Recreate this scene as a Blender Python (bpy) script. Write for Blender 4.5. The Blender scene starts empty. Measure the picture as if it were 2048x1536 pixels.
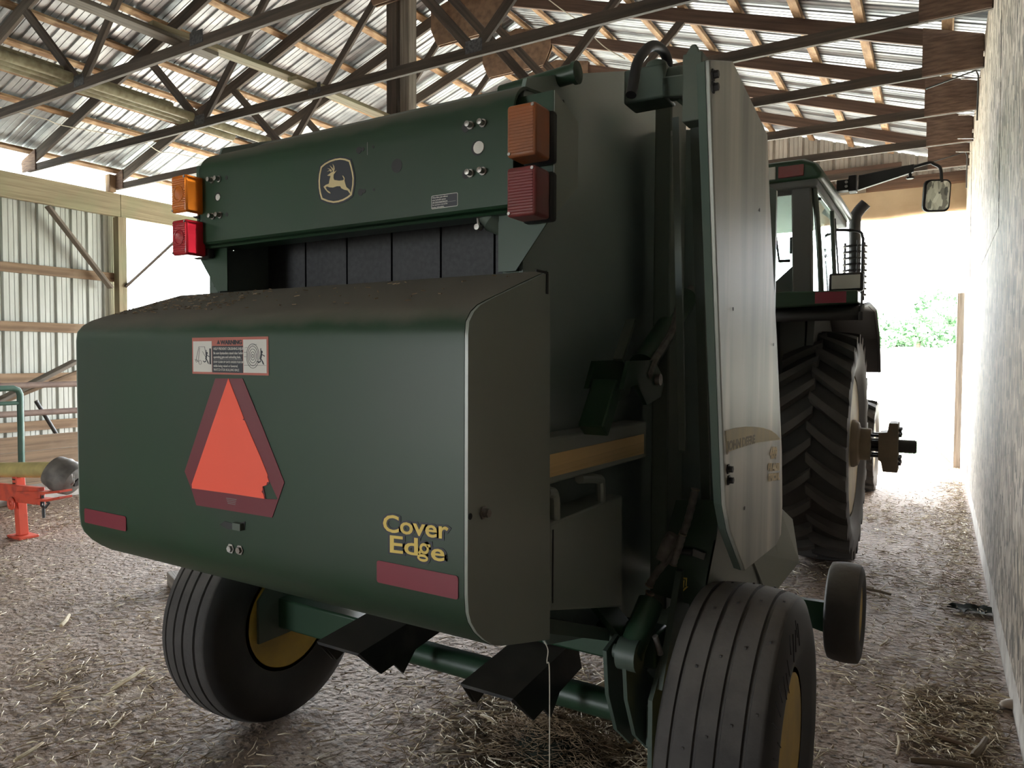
import bpy, bmesh, math, random
from mathutils import Vector, Matrix
PI = math.pi
S = bpy.context.scene
COL = S.collection
random.seed(7)

# ---------------------------------------------------------------- camera
F = 1420.0; EYE = Vector((0, 0, 1.61))
YAW, PITCH, ROLL = math.radians(31.0), -math.atan(52 / 1420), math.radians(0.25)
FW = Vector((-math.sin(YAW) * math.cos(PITCH), math.cos(YAW) * math.cos(PITCH), math.sin(PITCH)))
_r = Vector((math.cos(YAW), math.sin(YAW), 0)); _u = _r.cross(FW)
RT = _r * math.cos(ROLL) + _u * math.sin(ROLL)
UP = _u * math.cos(ROLL) - _r * math.sin(ROLL)
cam = bpy.data.cameras.new('camera'); cam.sensor_width = 36; cam.lens = F / 2048 * 36
cam.clip_start = 0.05; cam.clip_end = 600
cam_o = bpy.data.objects.new('camera', cam); COL.objects.link(cam_o)
cam_o.matrix_world = Matrix(((RT.x, UP.x, -FW.x, EYE.x), (RT.y, UP.y, -FW.y, EYE.y), (RT.z, UP.z, -FW.z, EYE.z), (0, 0, 0, 1)))
S.camera = cam_o

# ---------------------------------------------------------------- sky, sun, openings, exposure
S.view_settings.view_transform = 'Standard'; S.view_settings.look = 'None'
S.view_settings.gamma = 1; S.view_settings.use_curve_mapping = False
S.view_settings.exposure = 2.2
W = bpy.data.worlds.new('sky'); S.world = W; W.use_nodes = True
_bg = W.node_tree.nodes['Background']; _bg.inputs[0].default_value = (0.90, 0.95, 1.0, 1); _bg.inputs[1].default_value = 6.0
_sun = bpy.data.lights.new('sun', 'SUN'); _sun.energy = 9; _sun.angle = math.radians(2); _sun.color = (1, .96, .88)
_so = bpy.data.objects.new('sun', _sun); COL.objects.link(_so)
_so.rotation_euler = Vector((-0.42, 0.30, 0.86)).to_track_quat('Z', 'Y').to_euler()
def portal(name, loc, sx, sy, direction):     # tells the sampler where daylight enters
    l = bpy.data.lights.new(name, 'AREA'); l.shape = 'RECTANGLE'; l.size = sx; l.size_y = sy
    l.cycles.is_portal = True
    o = bpy.data.objects.new(name, l); COL.objects.link(o); o.location = loc
    o.rotation_euler = (-Vector(direction)).to_track_quat('Z', 'Y').to_euler()
portal('daylight_far_door', (-3.6, 12.6, 1.95), 7.9, 3.9, (0, -1, 0))
portal('daylight_side_opening', (-11.1, 8.95, 1.9), 5.3, 3.8, (1, 0, 0))
portal('daylight_added_rear_door', (-4.5, -6.1, 1.2), 1.7, 2.4, (0, 1, 0))  # opening added behind the camera for fill light

# ---------------------------------------------------------------- pixel of the photograph -> point on a real plane
def ray(u, v): return FW + RT * ((u - 1024) / F) - UP * ((v - 768) / F)
def on_x(u, v, x): d = ray(u, v); return EYE + d * (x / d.x)
def on_y(u, v, y): d = ray(u, v); return EYE + d * (y / d.y)
def on_z(u, v, z): d = ray(u, v); return EYE + d * ((z - EYE.z) / d.z)

# ---------------------------------------------------------------- materials
MATS = {}
def mat(name, col, rough=.6, metal=0., col2=None, scale=8., mixlo=.35, mixhi=.65, stretch=(1, 1, 1), bump=0., bscale=None,
        detail=6, vary=0., col3=None, scale3=2., lo3=.5, hi3=.7, stretch3=(1, 1, 1), spec=.5, coat=0., trans=0., rough2=None, alpha=1.):
    m = bpy.data.materials.new(name); m.use_nodes = True; nt = m.node_tree; N = nt.nodes; L = nt.links
    b = N['Principled BSDF']
    b.inputs['Base Color'].default_value = (*col, 1); b.inputs['Roughness'].default_value = rough
    b.inputs['Metallic'].default_value = metal; b.inputs['Specular IOR Level'].default_value = spec
    b.inputs['Coat Weight'].default_value = coat; b.inputs['Transmission Weight'].default_value = trans
    b.inputs['Alpha'].default_value = alpha
    tc = N.new('ShaderNodeTexCoord')
    def noise(sc, st, dt=detail):
        mp = N.new('ShaderNodeMapping'); mp.inputs['Scale'].default_value = st; L.new(tc.outputs['Object'], mp.inputs[0])
        n = N.new('ShaderNodeTexNoise'); n.inputs['Scale'].default_value = sc; n.inputs['Detail'].default_value = dt
        L.new(mp.outputs[0], n.inputs['Vector']); return n
    cur = None
    def ramp(n, lo, hi):
        r = N.new('ShaderNodeMapRange'); r.inputs['From Min'].default_value = lo; r.inputs['From Max'].default_value = hi
        L.new(n.outputs['Fac'], r.inputs['Value']); return r
    def mix(fac, a, bcol):
        x = N.new('ShaderNodeMix'); x.data_type = 'RGBA'; L.new(fac, x.inputs[0])
        if isinstance(a, tuple): x.inputs[6].default_value = (*a, 1)
        else: L.new(a, x.inputs[6])
        x.inputs[7].default_value = (*bcol, 1); return x.outputs[2]
    if col2:
        n1 = noise(scale, stretch); r1 = ramp(n1, mixlo, mixhi); cur = mix(r1.outputs[0], col, col2)
        if rough2 is not None:
            rr = N.new('ShaderNodeMapRange'); rr.inputs['To Min'].default_value = rough; rr.inputs['To Max'].default_value = rough2
            L.new(r1.outputs[0], rr.inputs['Value']); L.new(rr.outputs[0], b.inputs['Roughness'])
    if col3:
        n3 = noise(scale3, stretch3); r3 = ramp(n3, lo3, hi3); cur = mix(r3.outputs[0], cur if cur else col, col3)
    if vary:
        oi = N.new('ShaderNodeObjectInfo'); hv = N.new('ShaderNodeHueSaturation')
        mr = N.new('ShaderNodeMapRange'); mr.inputs['To Min'].default_value = 1 - vary; mr.inputs['To Max'].default_value = 1 + vary
        L.new(oi.outputs['Random'], mr.inputs['Value']); L.new(mr.outputs[0], hv.inputs['Value'])
        if cur: L.new(cur, hv.inputs['Color'])
        else: hv.inputs['Color'].default_value = (*col, 1)
        cur = hv.outputs[0]
    if cur: L.new(cur, b.inputs['Base Color'])
    if bump:
        nb = noise(bscale or scale * 2, stretch, 8); bp = N.new('ShaderNodeBump'); bp.inputs['Strength'].default_value = bump
        bp.inputs['Distance'].default_value = .02; L.new(nb.outputs['Fac'], bp.inputs['Height']); L.new(bp.outputs[0], b.inputs['Normal'])
    MATS[name] = m; return m

# timber: object space x runs along the grain
mat('wood_dark', (.095, .071, .055), .8, col2=(.048, .037, .031), scale=5, stretch=(.35, 7, 7), bump=.25, vary=.18, col3=(.10, .077, .06), scale3=1.2, lo3=.5, hi3=.8, stretch3=(.5, 4, 4))
mat('wood_red', (.13, .078, .055), .8, col2=(.075, .043, .032), scale=5, stretch=(.3, 7, 7), bump=.25, vary=.15)
mat('wood_rusty', (.36, .225, .12), .85, col2=(.19, .105, .055), scale=9, stretch=(.6, 3, 3), bump=.3, vary=.15, col3=(.5, .36, .22), scale3=4, lo3=.52, hi3=.7)
mat('wood_pale', (.32, .27, .175), .8, col2=(.21, .17, .105), scale=4, stretch=(.3, 8, 8), bump=.2, vary=.1, col3=(.23, .235, .14), scale3=1.3, lo3=.45, hi3=.7)
mat('wood_grey', (.23, .20, .165), .85, col2=(.13, .11, .09), scale=5, stretch=(.3, 8, 8), bump=.3, vary=.15)
mat('wood_brown', (.25, .17, .105), .85, col2=(.15, .10, .062), scale=4, stretch=(.3, 7, 7), bump=.3, vary=.12, col3=(.30, .225, .155), scale3=2.0, lo3=.5, hi3=.75)
mat('plywood_red', (.20, .125, .09), .8, col2=(.10, .06, .045), scale=7, stretch=(1, 1, 6), bump=.25, vary=.1)
mat('plywood_osb', (.23, .145, .095), .85, col2=(.14, .088, .06), scale=14, mixlo=.4, mixhi=.7, bump=.2)
mat('plate_metal', (.17, .17, .18), .5, .8, col2=(.08, .08, .085), scale=40)
mat('roof_metal', (.40, .415, .43), .48, 1.0, col2=(.25, .26, .275), scale=2.2, rough2=.56, stretch=(1.3, 1.3, 1.3), bump=.05, bscale=24)
mat('siding_metal', (.44, .46, .43), .55, .15, col2=(.35, .365, .33), scale=2.5, stretch=(3, 3, .5), bump=.03)
mat('gable_metal', (.46, .42, .37), .6, .1, col2=(.36, .33, .29), scale=3)
mat('pvc', (.40, .375, .25), .55, col2=(.27, .24, .15), scale=6, stretch=(.5, 3, 3), vary=.1)
mat('concrete', (.42, .39, .35), .9, col2=(.28, .25, .22), scale=6, bump=.3)
mat('tarp', (.60, .46, .30), .8, col2=(.48, .35, .22), scale=2.2, bump=.3, bscale=5)
mat('pipe_rust', (.21, .15, .13), .7, .3, col2=(.30, .22, .18), scale=8)
mat('gate_green', (.035, .10, .075), .5, .1, col2=(.06, .12, .09), scale=6)
mat('red_paint', (.62, .085, .045), .5, col2=(.40, .06, .04), scale=9, mixlo=.5, mixhi=.7)
mat('yellow_shaft', (.52, .43, .16), .55, col2=(.38, .31, .12), scale=7)
mat('guard_grey', (.09, .082, .073), .6, col2=(.19, .17, .15), scale=9)
mat('steel_dark', (.055, .055, .055), .5, .6)
mat('steel', (.45, .44, .42), .4, .9, col2=(.25, .22, .2), scale=30)
mat('black', (.012, .012, .013), .55)
mat('black_metal', (.016, .016, .017), .45, .2, col2=(.05, .045, .04), scale=7, mixlo=.5, mixhi=.75)
mat('wire_white', (.6, .55, .45), .6)
# machines
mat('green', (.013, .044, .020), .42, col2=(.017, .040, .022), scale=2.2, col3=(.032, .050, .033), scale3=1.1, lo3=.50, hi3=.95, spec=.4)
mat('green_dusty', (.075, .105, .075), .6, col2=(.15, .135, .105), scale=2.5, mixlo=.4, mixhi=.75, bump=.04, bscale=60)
mat('green_side', (.20, .235, .205), .34, col2=(.25, .27, .235), scale=1.6, spec=.8)  # dusty side paint, lifted further to stand in for light on that side
mat('gate_wall', (.15, .205, .19), .36, col2=(.185, .23, .21), scale=1.6, spec=.8)  # lighter copy of the green, standing in for haze in the dim recess
mat('green_dark', (.055, .085, .068), .5, col2=(.08, .095, .075), scale=3)
mat('shield', (.38, .385, .345), .40, .25, col2=(.19, .20, .185), scale=3.2, stretch=(2.2, 2.2, .25), mixlo=.38, mixhi=.66, col3=(.52, .50, .44), scale3=4, lo3=.56, hi3=.68, stretch3=(2, 2, .18))
mat('tread', (.040, .037, .035), .8, col2=(.062, .057, .053), scale=5, bump=.1, bscale=50)
mat('tread_tractor', (.020, .021, .023), .75, col2=(.045, .043, .042), scale=3, bump=.08, bscale=40)
mat('lug', (.045, .044, .043), .75, col2=(.075, .070, .066), scale=4, bump=.08, bscale=40)
mat('sidewall', (.016, .016, .017), .6, col2=(.03, .028, .026), scale=5)
mat('rim_yellow', (.55, .36, .05), .5, col2=(.36, .25, .06), scale=5)
mat('yellow_dusty', (.42, .33, .16), .6, col2=(.30, .24, .14), scale=4)
mat('hub_dusty', (.26, .21, .15), .75, col2=(.19, .155, .115), scale=6)
mat('decal_yellow', (.70, .50, .10), .5)
mat('decal_cream', (.62, .50, .27), .5)
mat('decal_black', (.012, .014, .024), .5)
mat('decal_grey', (.20, .20, .19), .6)
mat('decal_white', (.62, .60, .56), .6)
mat('decal_label_red', (.42, .12, .09), .6)
mat('smv_orange', (.95, .10, .05), .5)
mat('smv_red', (.16, .022, .035), .35)
mat('reflector_red', (.20, .022, .04), .3)
mat('faded_yellow', (.60, .51, .30), .6, col2=(.5, .45, .3), scale=14, stretch=(1, 1, .3))
mat('faded_ink', (.22, .19, .13), .6, col2=(.32, .28, .2), scale=25)
mat('amber', (.80, .22, .02), .25, trans=.35, spec=.5)
mat('red_lens', (.55, .02, .035), .25, trans=.3, spec=.5)
mat('amber_dusty', (.36, .10, .022), .45, col2=(.25, .09, .04), scale=9)
mat('red_dusty', (.19, .028, .03), .45, col2=(.17, .05, .045), scale=9)
mat('stripe_bar', (.80, .56, .26), .5, col2=(.58, .40, .18), scale=14, stretch=(.02, .02, 3.2), mixlo=.42, mixhi=.58)
mat('belt', (.016, .017, .022), .6, col2=(.03, .03, .036), scale=60)
mat('hose', (.15, .135, .12), .6, col2=(.07, .063, .056), scale=30)
mat('lamp_clear', (.5, .5, .46), .25, spec=.6)
mat('mirror', (.85, .88, .86), .03, 1.0)
mat('glass', (.80, .92, .86), .02, trans=1., spec=.4, col2=(.86, .95, .92), scale=3)
MATS['glass'].node_tree.nodes['Principled BSDF'].inputs['IOR'].default_value = 1.05
mat('cab_trim', (.11, .115, .11), .7)
mat('straw', (.82, .74, .57), .55, vary=.0, col2=(.58, .46, .29), scale=7)
mat('straw_dark', (.15, .105, .065), .8, col2=(.34, .25, .155), scale=12)
mat('corn_stalk', (.60, .52, .36), .7, col2=(.4, .3, .18), scale=20)
mat('leaf_dark', (.022, .026, .02), .9, spec=.15)
mat('stone', (.5, .42, .34), .8, col2=(.35, .28, .22), scale=20)
mat('bark', (.16, .12, .08), .9)
mat('leaf', (.13, .25, .12), .6, vary=.12)
mat('grass_field', (.47, .48, .40), .9, col2=(.55, .55, .48), scale=.25)

# floor: trodden earth and dust over concrete
def floor_mat():
    m = bpy.data.materials.new('floor_dirt'); m.use_nodes = True; nt = m.node_tree; N = nt.nodes; L = nt.links; b = N['Principled BSDF']
    b.inputs['Roughness'].default_value = .75; b.inputs['Specular IOR Level'].default_value = .35
    tc = N.new('ShaderNodeTexCoord')
    def noise(s, d, st=(1, 1, 1)):
        mp = N.new('ShaderNodeMapping'); mp.inputs['Scale'].default_value = st; L.new(tc.outputs['Object'], mp.inputs[0])
        n = N.new('ShaderNodeTexNoise'); n.inputs['Scale'].default_value = s; n.inputs['Detail'].default_value = d; L.new(mp.outputs[0], n.inputs[0]); return n
    def rng(n, lo, hi):
        r = N.new('ShaderNodeMapRange'); r.inputs[1].default_value = lo; r.inputs[2].default_value = hi; L.new(n.outputs[0], r.inputs[0]); return r.outputs[0]
    def mix(f, a, c):
        x = N.new('ShaderNodeMix'); x.data_type = 'RGBA'; L.new(f, x.inputs[0])
        if isinstance(a, tuple): x.inputs[6].default_value = (*a, 1)
        else: L.new(a, x.inputs[6])
        x.inputs[7].default_value = (*c, 1); return x.outputs[2]
    c = mix(rng(noise(.9, 8), .4, .65), (.32, .235, .178), (.20, .14, .10))
    c = mix(rng(noise(5, 8, (1, .35, 1)), .52, .72), c, (.43, .345, .275))      # swept dusty streaks
    c = mix(rng(noise(34, 7), .54, .64), c, (.11, .08, .06))                    # specks of dirt
    c = mix(rng(noise(11, 8, (1.5, .8, 1)), .60, .72), c, (.14, .105, .08))     # damp patches
    L.new(c, b.inputs['Base Color'])
    bp = N.new('ShaderNodeBump'); bp.inputs['Strength'].default_value = .9; bp.inputs['Distance'].default_value = .04
    L.new(noise(24, 10).outputs[0], bp.inputs['Height']); L.new(bp.outputs[0], b.inputs['Normal']); MATS['floor_dirt'] = m
floor_mat()

# weathered wafer board: upright flakes of grey and brown
def wafer_mat():
    m = bpy.data.materials.new('waferboard'); m.use_nodes = True; nt = m.node_tree; N = nt.nodes; L = nt.links; b = N['Principled BSDF']
    b.inputs['Roughness'].default_value = .8
    tc = N.new('ShaderNodeTexCoord')
    mp = N.new('ShaderNodeMapping'); mp.inputs['Scale'].default_value = (1, 1, .42); L.new(tc.outputs['Object'], mp.inputs[0])
    nz = N.new('ShaderNodeTexNoise'); nz.inputs['Scale'].default_value = 9; nz.inputs['Detail'].default_value = 4; L.new(tc.outputs['Object'], nz.inputs[0])
    ad = N.new('ShaderNodeMix'); ad.data_type = 'VECTOR'; ad.inputs[0].default_value = .06; L.new(mp.outputs[0], ad.inputs[4]); L.new(nz.outputs['Color'], ad.inputs[5])
    vo = N.new('ShaderNodeTexVoronoi'); vo.inputs['Scale'].default_value = 33; L.new(ad.outputs[1], vo.inputs['Vector'])
    sp = N.new('ShaderNodeSeparateColor'); L.new(vo.outputs['Color'], sp.inputs[0])
    cr = N.new('ShaderNodeValToRGB'); L.new(sp.outputs[0], cr.inputs[0])
    cr.color_ramp.elements[0].color = (.045, .037, .03, 1); cr.color_ramp.elements[1].color = (.49, .41, .33, 1)
    e = cr.color_ramp.elements.new(.35); e.color = (.185, .148, .115, 1)
    n2 = N.new('ShaderNodeTexNoise'); n2.inputs['Scale'].default_value = 1.3; n2.inputs['Detail'].default_value = 5; L.new(tc.outputs['Object'], n2.inputs[0])
    r2 = N.new('ShaderNodeMapRange'); r2.inputs[1].default_value = .5; r2.inputs[2].default_value = .75; L.new(n2.outputs[0], r2.inputs[0])
    mx = N.new('ShaderNodeMix'); mx.data_type = 'RGBA'; mx.blend_type = 'MULTIPLY'; L.new(r2.outputs[0], mx.inputs[0]); L.new(cr.outputs[0], mx.inputs[6]); mx.inputs[7].default_value = (.72, .68, .55, 1)
    L.new(mx.outputs[2], b.inputs['Base Color'])
    bp = N.new('ShaderNodeBump'); bp.inputs['Strength'].default_value = .9; bp.inputs['Distance'].default_value = .02; L.new(sp.outputs[1], bp.inputs['Height']); L.new(bp.outputs[0], b.inputs['Normal'])
    MATS['waferboard'] = m
wafer_mat()

# ---------------------------------------------------------------- mesh helpers
class MB:
    """Collects shapes; build() links them as ONE mesh object."""
    def __init__(s): s.v = []; s.f = []; s.m = []; s.names = []; s.cur = 0
    def use(s, name):
        if name not in s.names: s.names.append(name)
        s.cur = s.names.index(name); return s
    def add(s, vs, fs):
        k = len(s.v); s.v += [tuple(p) for p in vs]; s.f += [tuple(i + k for i in f) for f in fs]; s.m += [s.cur] * len(fs); return s
    def box(s, c, d, M=None):
        x, y, z = d[0] / 2, d[1] / 2, d[2] / 2; c = Vector(c)
        vs = [Vector((a * x, b * y, e * z)) for e in (-1, 1) for b in (-1, 1) for a in (-1, 1)]
        vs = [(M @ p if M else p) + c for p in vs]
        return s.add(vs, [(0, 2, 3, 1), (4, 5, 7, 6), (0, 1, 5, 4), (1, 3, 7, 5), (3, 2, 6, 7), (2, 0, 4, 6)])
    def bar(s, p0, p1, w, h, up=(0, 0, 1)):
        p0 = Vector(p0); p1 = Vector(p1); d = (p1 - p0).normalized(); a = d.cross(Vector(up))
        if a.length < 1e-4: a = d.cross(Vector((1, 0, 0)))
        a.normalize(); b = a.cross(d).normalized()
        vs = [p + a * (i * w / 2) + b * (j * h / 2) for p in (p0, p1) for i, j in ((-1, -1), (1, -1), (1, 1), (-1, 1))]
        return s.add(vs, [(3, 2, 1, 0), (4, 5, 6, 7)] + [(k, (k + 1) % 4, (k + 1) % 4 + 4, k + 4) for k in range(4)])
    def path(s, pts, r, n=10, caps=True):
        pts = [Vector(p) for p in pts]; rs = r if isinstance(r, (list, tuple)) else [r] * len(pts)
        t0 = (pts[1] - pts[0]).normalized(); a = t0.cross(Vector((0, 0, 1)))
        if a.length < 1e-3: a = t0.cross(Vector((1, 0, 0)))
        a.normalize(); rings = []; vs = []
        for i, p in enumerate(pts):
            t = ((pts[min(i + 1, len(pts) - 1)] - p).normalized() + (p - pts[max(i - 1, 0)]).normalized())
            t = t.normalized() if t.length > 1e-6 else t0
            a = (a - t * a.dot(t)).normalized(); b = t.cross(a)
            for k in range(n):
                th = 2 * PI * k / n; vs.append(p + (a * math.cos(th) + b * math.sin(th)) * rs[i])
        fs = [(i * n + k, i * n + (k + 1) % n, (i + 1) * n + (k + 1) % n, (i + 1) * n + k) for i in range(len(pts) - 1) for k in range(n)]
        if caps: fs += [tuple(range(n))[::-1], tuple(range((len(pts) - 1) * n, len(pts) * n))]
        return s.add(vs, fs)
    def tube(s, p0, p1, r, n=14): return s.path([p0, p1], r, n)
    def prism(s, poly, ext):
        n = len(poly); ext = Vector(ext); vs = [Vector(p) for p in poly] + [Vector(p) + ext for p in poly]
        return s.add(vs, [tuple(range(n))[::-1], tuple(range(n, 2 * n))] + [(i, (i + 1) % n, (i + 1) % n + n, i + n) for i in range(n)])
    def lathe(s, c, axis, prof, n=48, closed=False):
        """prof: (offset along axis, radius)"""
        c = Vector(c); ax = Vector(axis).normalized(); a = ax.cross(Vector((0, 0, 1)))
        if a.length < 1e-3: a = Vector((1, 0, 0))
        a.normalize(); b = ax.cross(a); vs = []; m = len(prof)
        for o, r in prof:
            for k in range(n):
                th = 2 * PI * k / n; vs.append(c + ax * o + (a * math.cos(th) + b * math.sin(th)) * r)
        rng = range(m if closed else m - 1)
        fs = [(i * n + k, i * n + (k + 1) % n, ((i + 1) % m) * n + (k + 1) % n, ((i + 1) % m) * n + k) for i in rng for k in range(n)]
        if not closed:
            if prof[0][1] > 1e-5: fs.append(tuple(range(n))[::-1])
            if prof[-1][1] > 1e-5: fs.append(tuple(range((m - 1) * n, m * n)))
        return s.add(vs, fs)
    def sheet(s, loops, O, A, B, t, nrm=None):
        """flat outline(s) (holes allowed) in 2-D (a, b) at O with axes A, B; thickness t along A x B"""
        cu = bpy.data.curves.new('tmp', 'CURVE'); cu.dimensions = '2D'; cu.fill_mode = 'BOTH'; cu.extrude = t / 2
        for lp in loops:
            sp = cu.splines.new('POLY'); sp.points.add(len(lp) - 1); sp.use_cyclic_u = True
            for q, (x, y) in zip(sp.points, lp): q.co = (x, y, 0, 1)
        s._take(cu, O, A, B); return s
    def text(s, body, O, A, B, size, t=.0006, offset=0., sx=1., shear=0., align='LEFT', space=1.):
        cu = bpy.data.curves.new('tmp', 'FONT'); cu.body = body; cu.size = size; cu.extrude = t / 2; cu.offset = offset
        cu.shear = shear; cu.align_x = align; cu.space_character = space; cu.resolution_u = 3
        s._take(cu, O, Vector(A) * sx, B); return s
    def _take(s, cu, O, A, B):
        o = bpy.data.objects.new('tmp', cu); me = o.to_mesh()
        A = Vector(A); B = Vector(B); Nn = A.normalized().cross(B.normalized()); O = Vector(O)
        s.add([O + A * v.co.x + B * v.co.y + Nn * v.co.z for v in me.vertices], [tuple(p.vertices) for p in me.polygons])
        o.to_mesh_clear(); bpy.data.objects.remove(o); bpy.data.curves.remove(cu)
    def build(s, name, m=None, parent=None, bevel=0., seg=2, sharp=35, M=None, clean=False):
        me = bpy.data.meshes.new(name); me.from_pydata(s.v, [], s.f)
        for nm in (s.names or [m]): me.materials.append(MATS[nm])
        if s.names: me.polygons.foreach_set('material_index', s.m)
        bm = bmesh.new(); bm.from_mesh(me)
        if clean: bmesh.ops.remove_doubles(bm, verts=bm.verts, dist=1e-5)
        bmesh.ops.recalc_face_normals(bm, faces=bm.faces); bm.to_mesh(me); bm.free()
        me.polygons.foreach_set('use_smooth', [True] * len(me.polygons)); me.set_sharp_from_angle(angle=math.radians(sharp))
        o = bpy.data.objects.new(name, me); COL.objects.link(o)
        if M is not None: o.matrix_world = M
        if parent is not None:
            o.parent = parent; root = parent
            off = Vector((0, 0, 0))
            while root is not None: off += root.location; root = root.parent
            if M is not None: o.matrix_world = M; o.location = Vector(M.translation) - off
            else: o.location = -off
        if bevel:
            b = o.modifiers.new('bevel', 'BEVEL'); b.width = bevel; b.segments = seg; b.limit_method = 'ANGLE'; b.angle_limit = math.radians(40)
        return o
def tag(o, label, cat, group=None, kind=None):
    o['label'] = label; o['category'] = cat
    if group: o['group'] = group
    if kind: o['kind'] = kind
    return o
def thing(name, loc, label, cat, group=None):
    o = bpy.data.objects.new(name, None); COL.objects.link(o); o.location = loc; o.empty_display_size = .1
    return tag(o, label, cat, group)
def structure(o): o['kind'] = 'structure'; return o
def copy_tree(o, parent=None):
    c = o.copy(); COL.objects.link(c); c.parent = parent
    for ch in list(o.children): copy_tree(ch, c)
    return c
def board(name, p0, p1, w, h, m, parent=None, up=(0, 0, 1), bevel=.003):
    """a timber whose own x axis runs along the grain"""
    p0 = Vector(p0); p1 = Vector(p1); d = p1 - p0; L = d.length; x = d.normalized()
    y = Vector(up).cross(x)
    if y.length < 1e-4: y = Vector((0, 1, 0)).cross(x)
    y.normalize(); z = x.cross(y)
    M = Matrix(((x.x, y.x, z.x, 0), (x.y, y.y, z.y, 0), (x.z, y.z, z.z, 0), (0, 0, 0, 1)))
    M.translation = (p0 + p1) / 2
    return MB().box((0, 0, 0), (L, w, h)).build(name, m, parent, bevel=bevel, seg=1, M=M)
X, Y_, Z = Vector((1, 0, 0)), Vector((0, 1, 0)), Vector((0, 0, 1))

# ================================================================ THE BARN
XW, XE, RX, RZ, SL = -10.9, .36, -5.17, 6.21, .3265      # side walls, ridge x and height (top of rafters), roof slope
YB, YF = -6.0, 12.40                                       # rear and far ends
def roof_z(x): return RZ - SL * abs(x - RX)

fl = MB().use('floor_dirt')
nx, ny = 60, 100; vs = []
rnd = random.Random(3)
for j in range(ny + 1):
    for i in range(nx + 1):
        x = -11.4 + 12.0 * i / nx; y = -6.4 + 19.4 * j / ny
        vs.append((x, y, rnd.uniform(-.004, .003)))
fl.add(vs, [(j * (nx + 1) + i, j * (nx + 1) + i + 1, (j + 1) * (nx + 1) + i + 1, (j + 1) * (nx + 1) + i) for j in range(ny) for i in range(nx)])
structure(fl.build('floor', sharp=180))

# outside ground: level by the barn, rising gently to the field edge
og = MB().use('grass_field'); gx = [-120, -60, -30, -18, -11.4, -5, .6, 6, 20, 60, 120]; gy = [-40, -20, -6.4, 0, 6, 13, 16, 25, 45, 80, 115, 200]
def field_z(x, y): return -.03 + max(0, y - 15) * .034
vs = [(x, y, field_z(x, y)) for y in gy for x in gx]; n = len(gx)
og.add(vs, [(j * n + i, j * n + i + 1, (j + 1) * n + i + 1, (j + 1) * n + i) for j in range(len(gy) - 1) for i in range(n - 1)])
structure(og.build('ground_outside', sharp=180))

# corrugated roof: ribs run up the slope
ce = MB().use('roof_metal')
prof = []; y = YB - .3
while y < YF + .4:
    prof += [(y, 0), (y + .012, .019), (y + .034, .019), (y + .046, 0), (y + .096, 0), (y + .101, .005), (y + .109, .005), (y + .114, 0), (y + .164, 0), (y + .169, .005), (y + .177, .005), (y + .182, 0)]
    y += .2286
for s in (-1, 1):
    xe = XW - .75 if s < 0 else XE + .35
    z0, z1 = RZ + .055 + .016, roof_z(xe) + .055 + .016
    vs = [(RX, y, z0 + h) for y, h in prof] + [(xe, y, z1 + h) for y, h in prof]; k = len(prof)
    ce.add(vs, [(i, i + 1, i + 1 + k, i + k) for i in range(k - 1)])
structure(ce.build('ceiling', sharp=20))

def siding(o, y0, y1, z0, z1, x, axis='y', inward=1, top=None):
    """vertical ribbed sheets in a plane; top(y) gives the upper edge"""
    pts = []; y = y0
    while y < y1:
        pts += [(y, 0), (y + .014, .03), (y + .036, .03), (y + .05, 0), (y + .10, 0), (y + .106, .006), (y + .118, .006), (y + .124, 0), (y + .165, 0), (y + .171, .006), (y + .183, .006), (y + .189, 0)]
        y += .2286
    pts = [p for p in pts if p[0] <= y1] + [(y1, 0)]
    vs = []
    for a, h in pts: vs.append((x + inward * h, a, z0) if axis == 'y' else (a, x + inward * h, z0))
    for a, h in pts:
        zt = top(a) if top else z1
        vs.append((x + inward * h, a, zt) if axis == 'y' else (a, x + inward * h, zt))
    k = len(pts); o.add(vs, [(i, i + 1, i + 1 + k, i + k) for i in range(k - 1)])
wl = MB().use('siding_metal')
siding(wl, YB, 6.36, 0, 4.12, XW - .13, inward=-1)
siding(wl, 11.6, YF, 0, 4.12, XW - .13, inward=-1)
structure(wl.build('wall_left', sharp=20))

# far gable: sheeted above the big door, and a strip beside it
wf = MB().use('gable_metal')
siding(wf, XW, XE, 4.15, 0, YF, axis='x', inward=1, top=lambda x: roof_z(x) + .05)
siding(wf, XW, -7.6, 0, 4.15, YF, axis='x', inward=1)
structure(wf.build('wall_far', sharp=20))
# rear gable behind the camera, with an unseen door added and sized for fill light
wr = MB().use('gable_metal')
siding(wr, XW, XE, 2.4, 0, YB, axis='x', inward=-1, top=lambda x: roof_z(x) + .05)
siding(wr, XW, -5.35, 0, 2.4, YB, axis='x', inward=-1); siding(wr, -3.65, XE, 0, 2.4, YB, axis='x', inward=-1)
structure(wr.build('wall_rear', sharp=20))

# partition of weathered wafer board along the lane, on a concrete footing, leaning in a little at the top
wq = MB().use('waferboard')
def wx(z): return XE - .028 - .012 * z
yy = YB; edges = [YB, -3.6, -1.2, 1.2, 3.0, 5.42, 7.86, 10.3, 12.36]
for a, b in zip(edges[:-1], edges[1:]):
    for za, zb in ((.16, 2.44), (2.446, 4.42)):
        dx = random.uniform(-.003, .003)
        wq.add([(wx(za) + dx, a + .003, za), (wx(za) + dx, b - .003, za), (wx(zb) + dx, b - .003, zb), (wx(zb) + dx, a + .003, zb),
                (wx(za) + .03, a + .003, za), (wx(za) + .03, b - .003, za), (wx(zb) + .03, b - .003, zb), (wx(zb) + .03, a + .003, zb)],
               [(0, 1, 2, 3), (7, 6, 5, 4), (0, 4, 5, 1), (1, 5, 6, 2), (2, 6, 7, 3), (3, 7, 4, 0)])
wq.use('black').box((XE + .03, 3.2, 2.2), (.02, 18.3, 4.4))
wall_right = structure(wq.build('wall_right', sharp=30))
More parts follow.
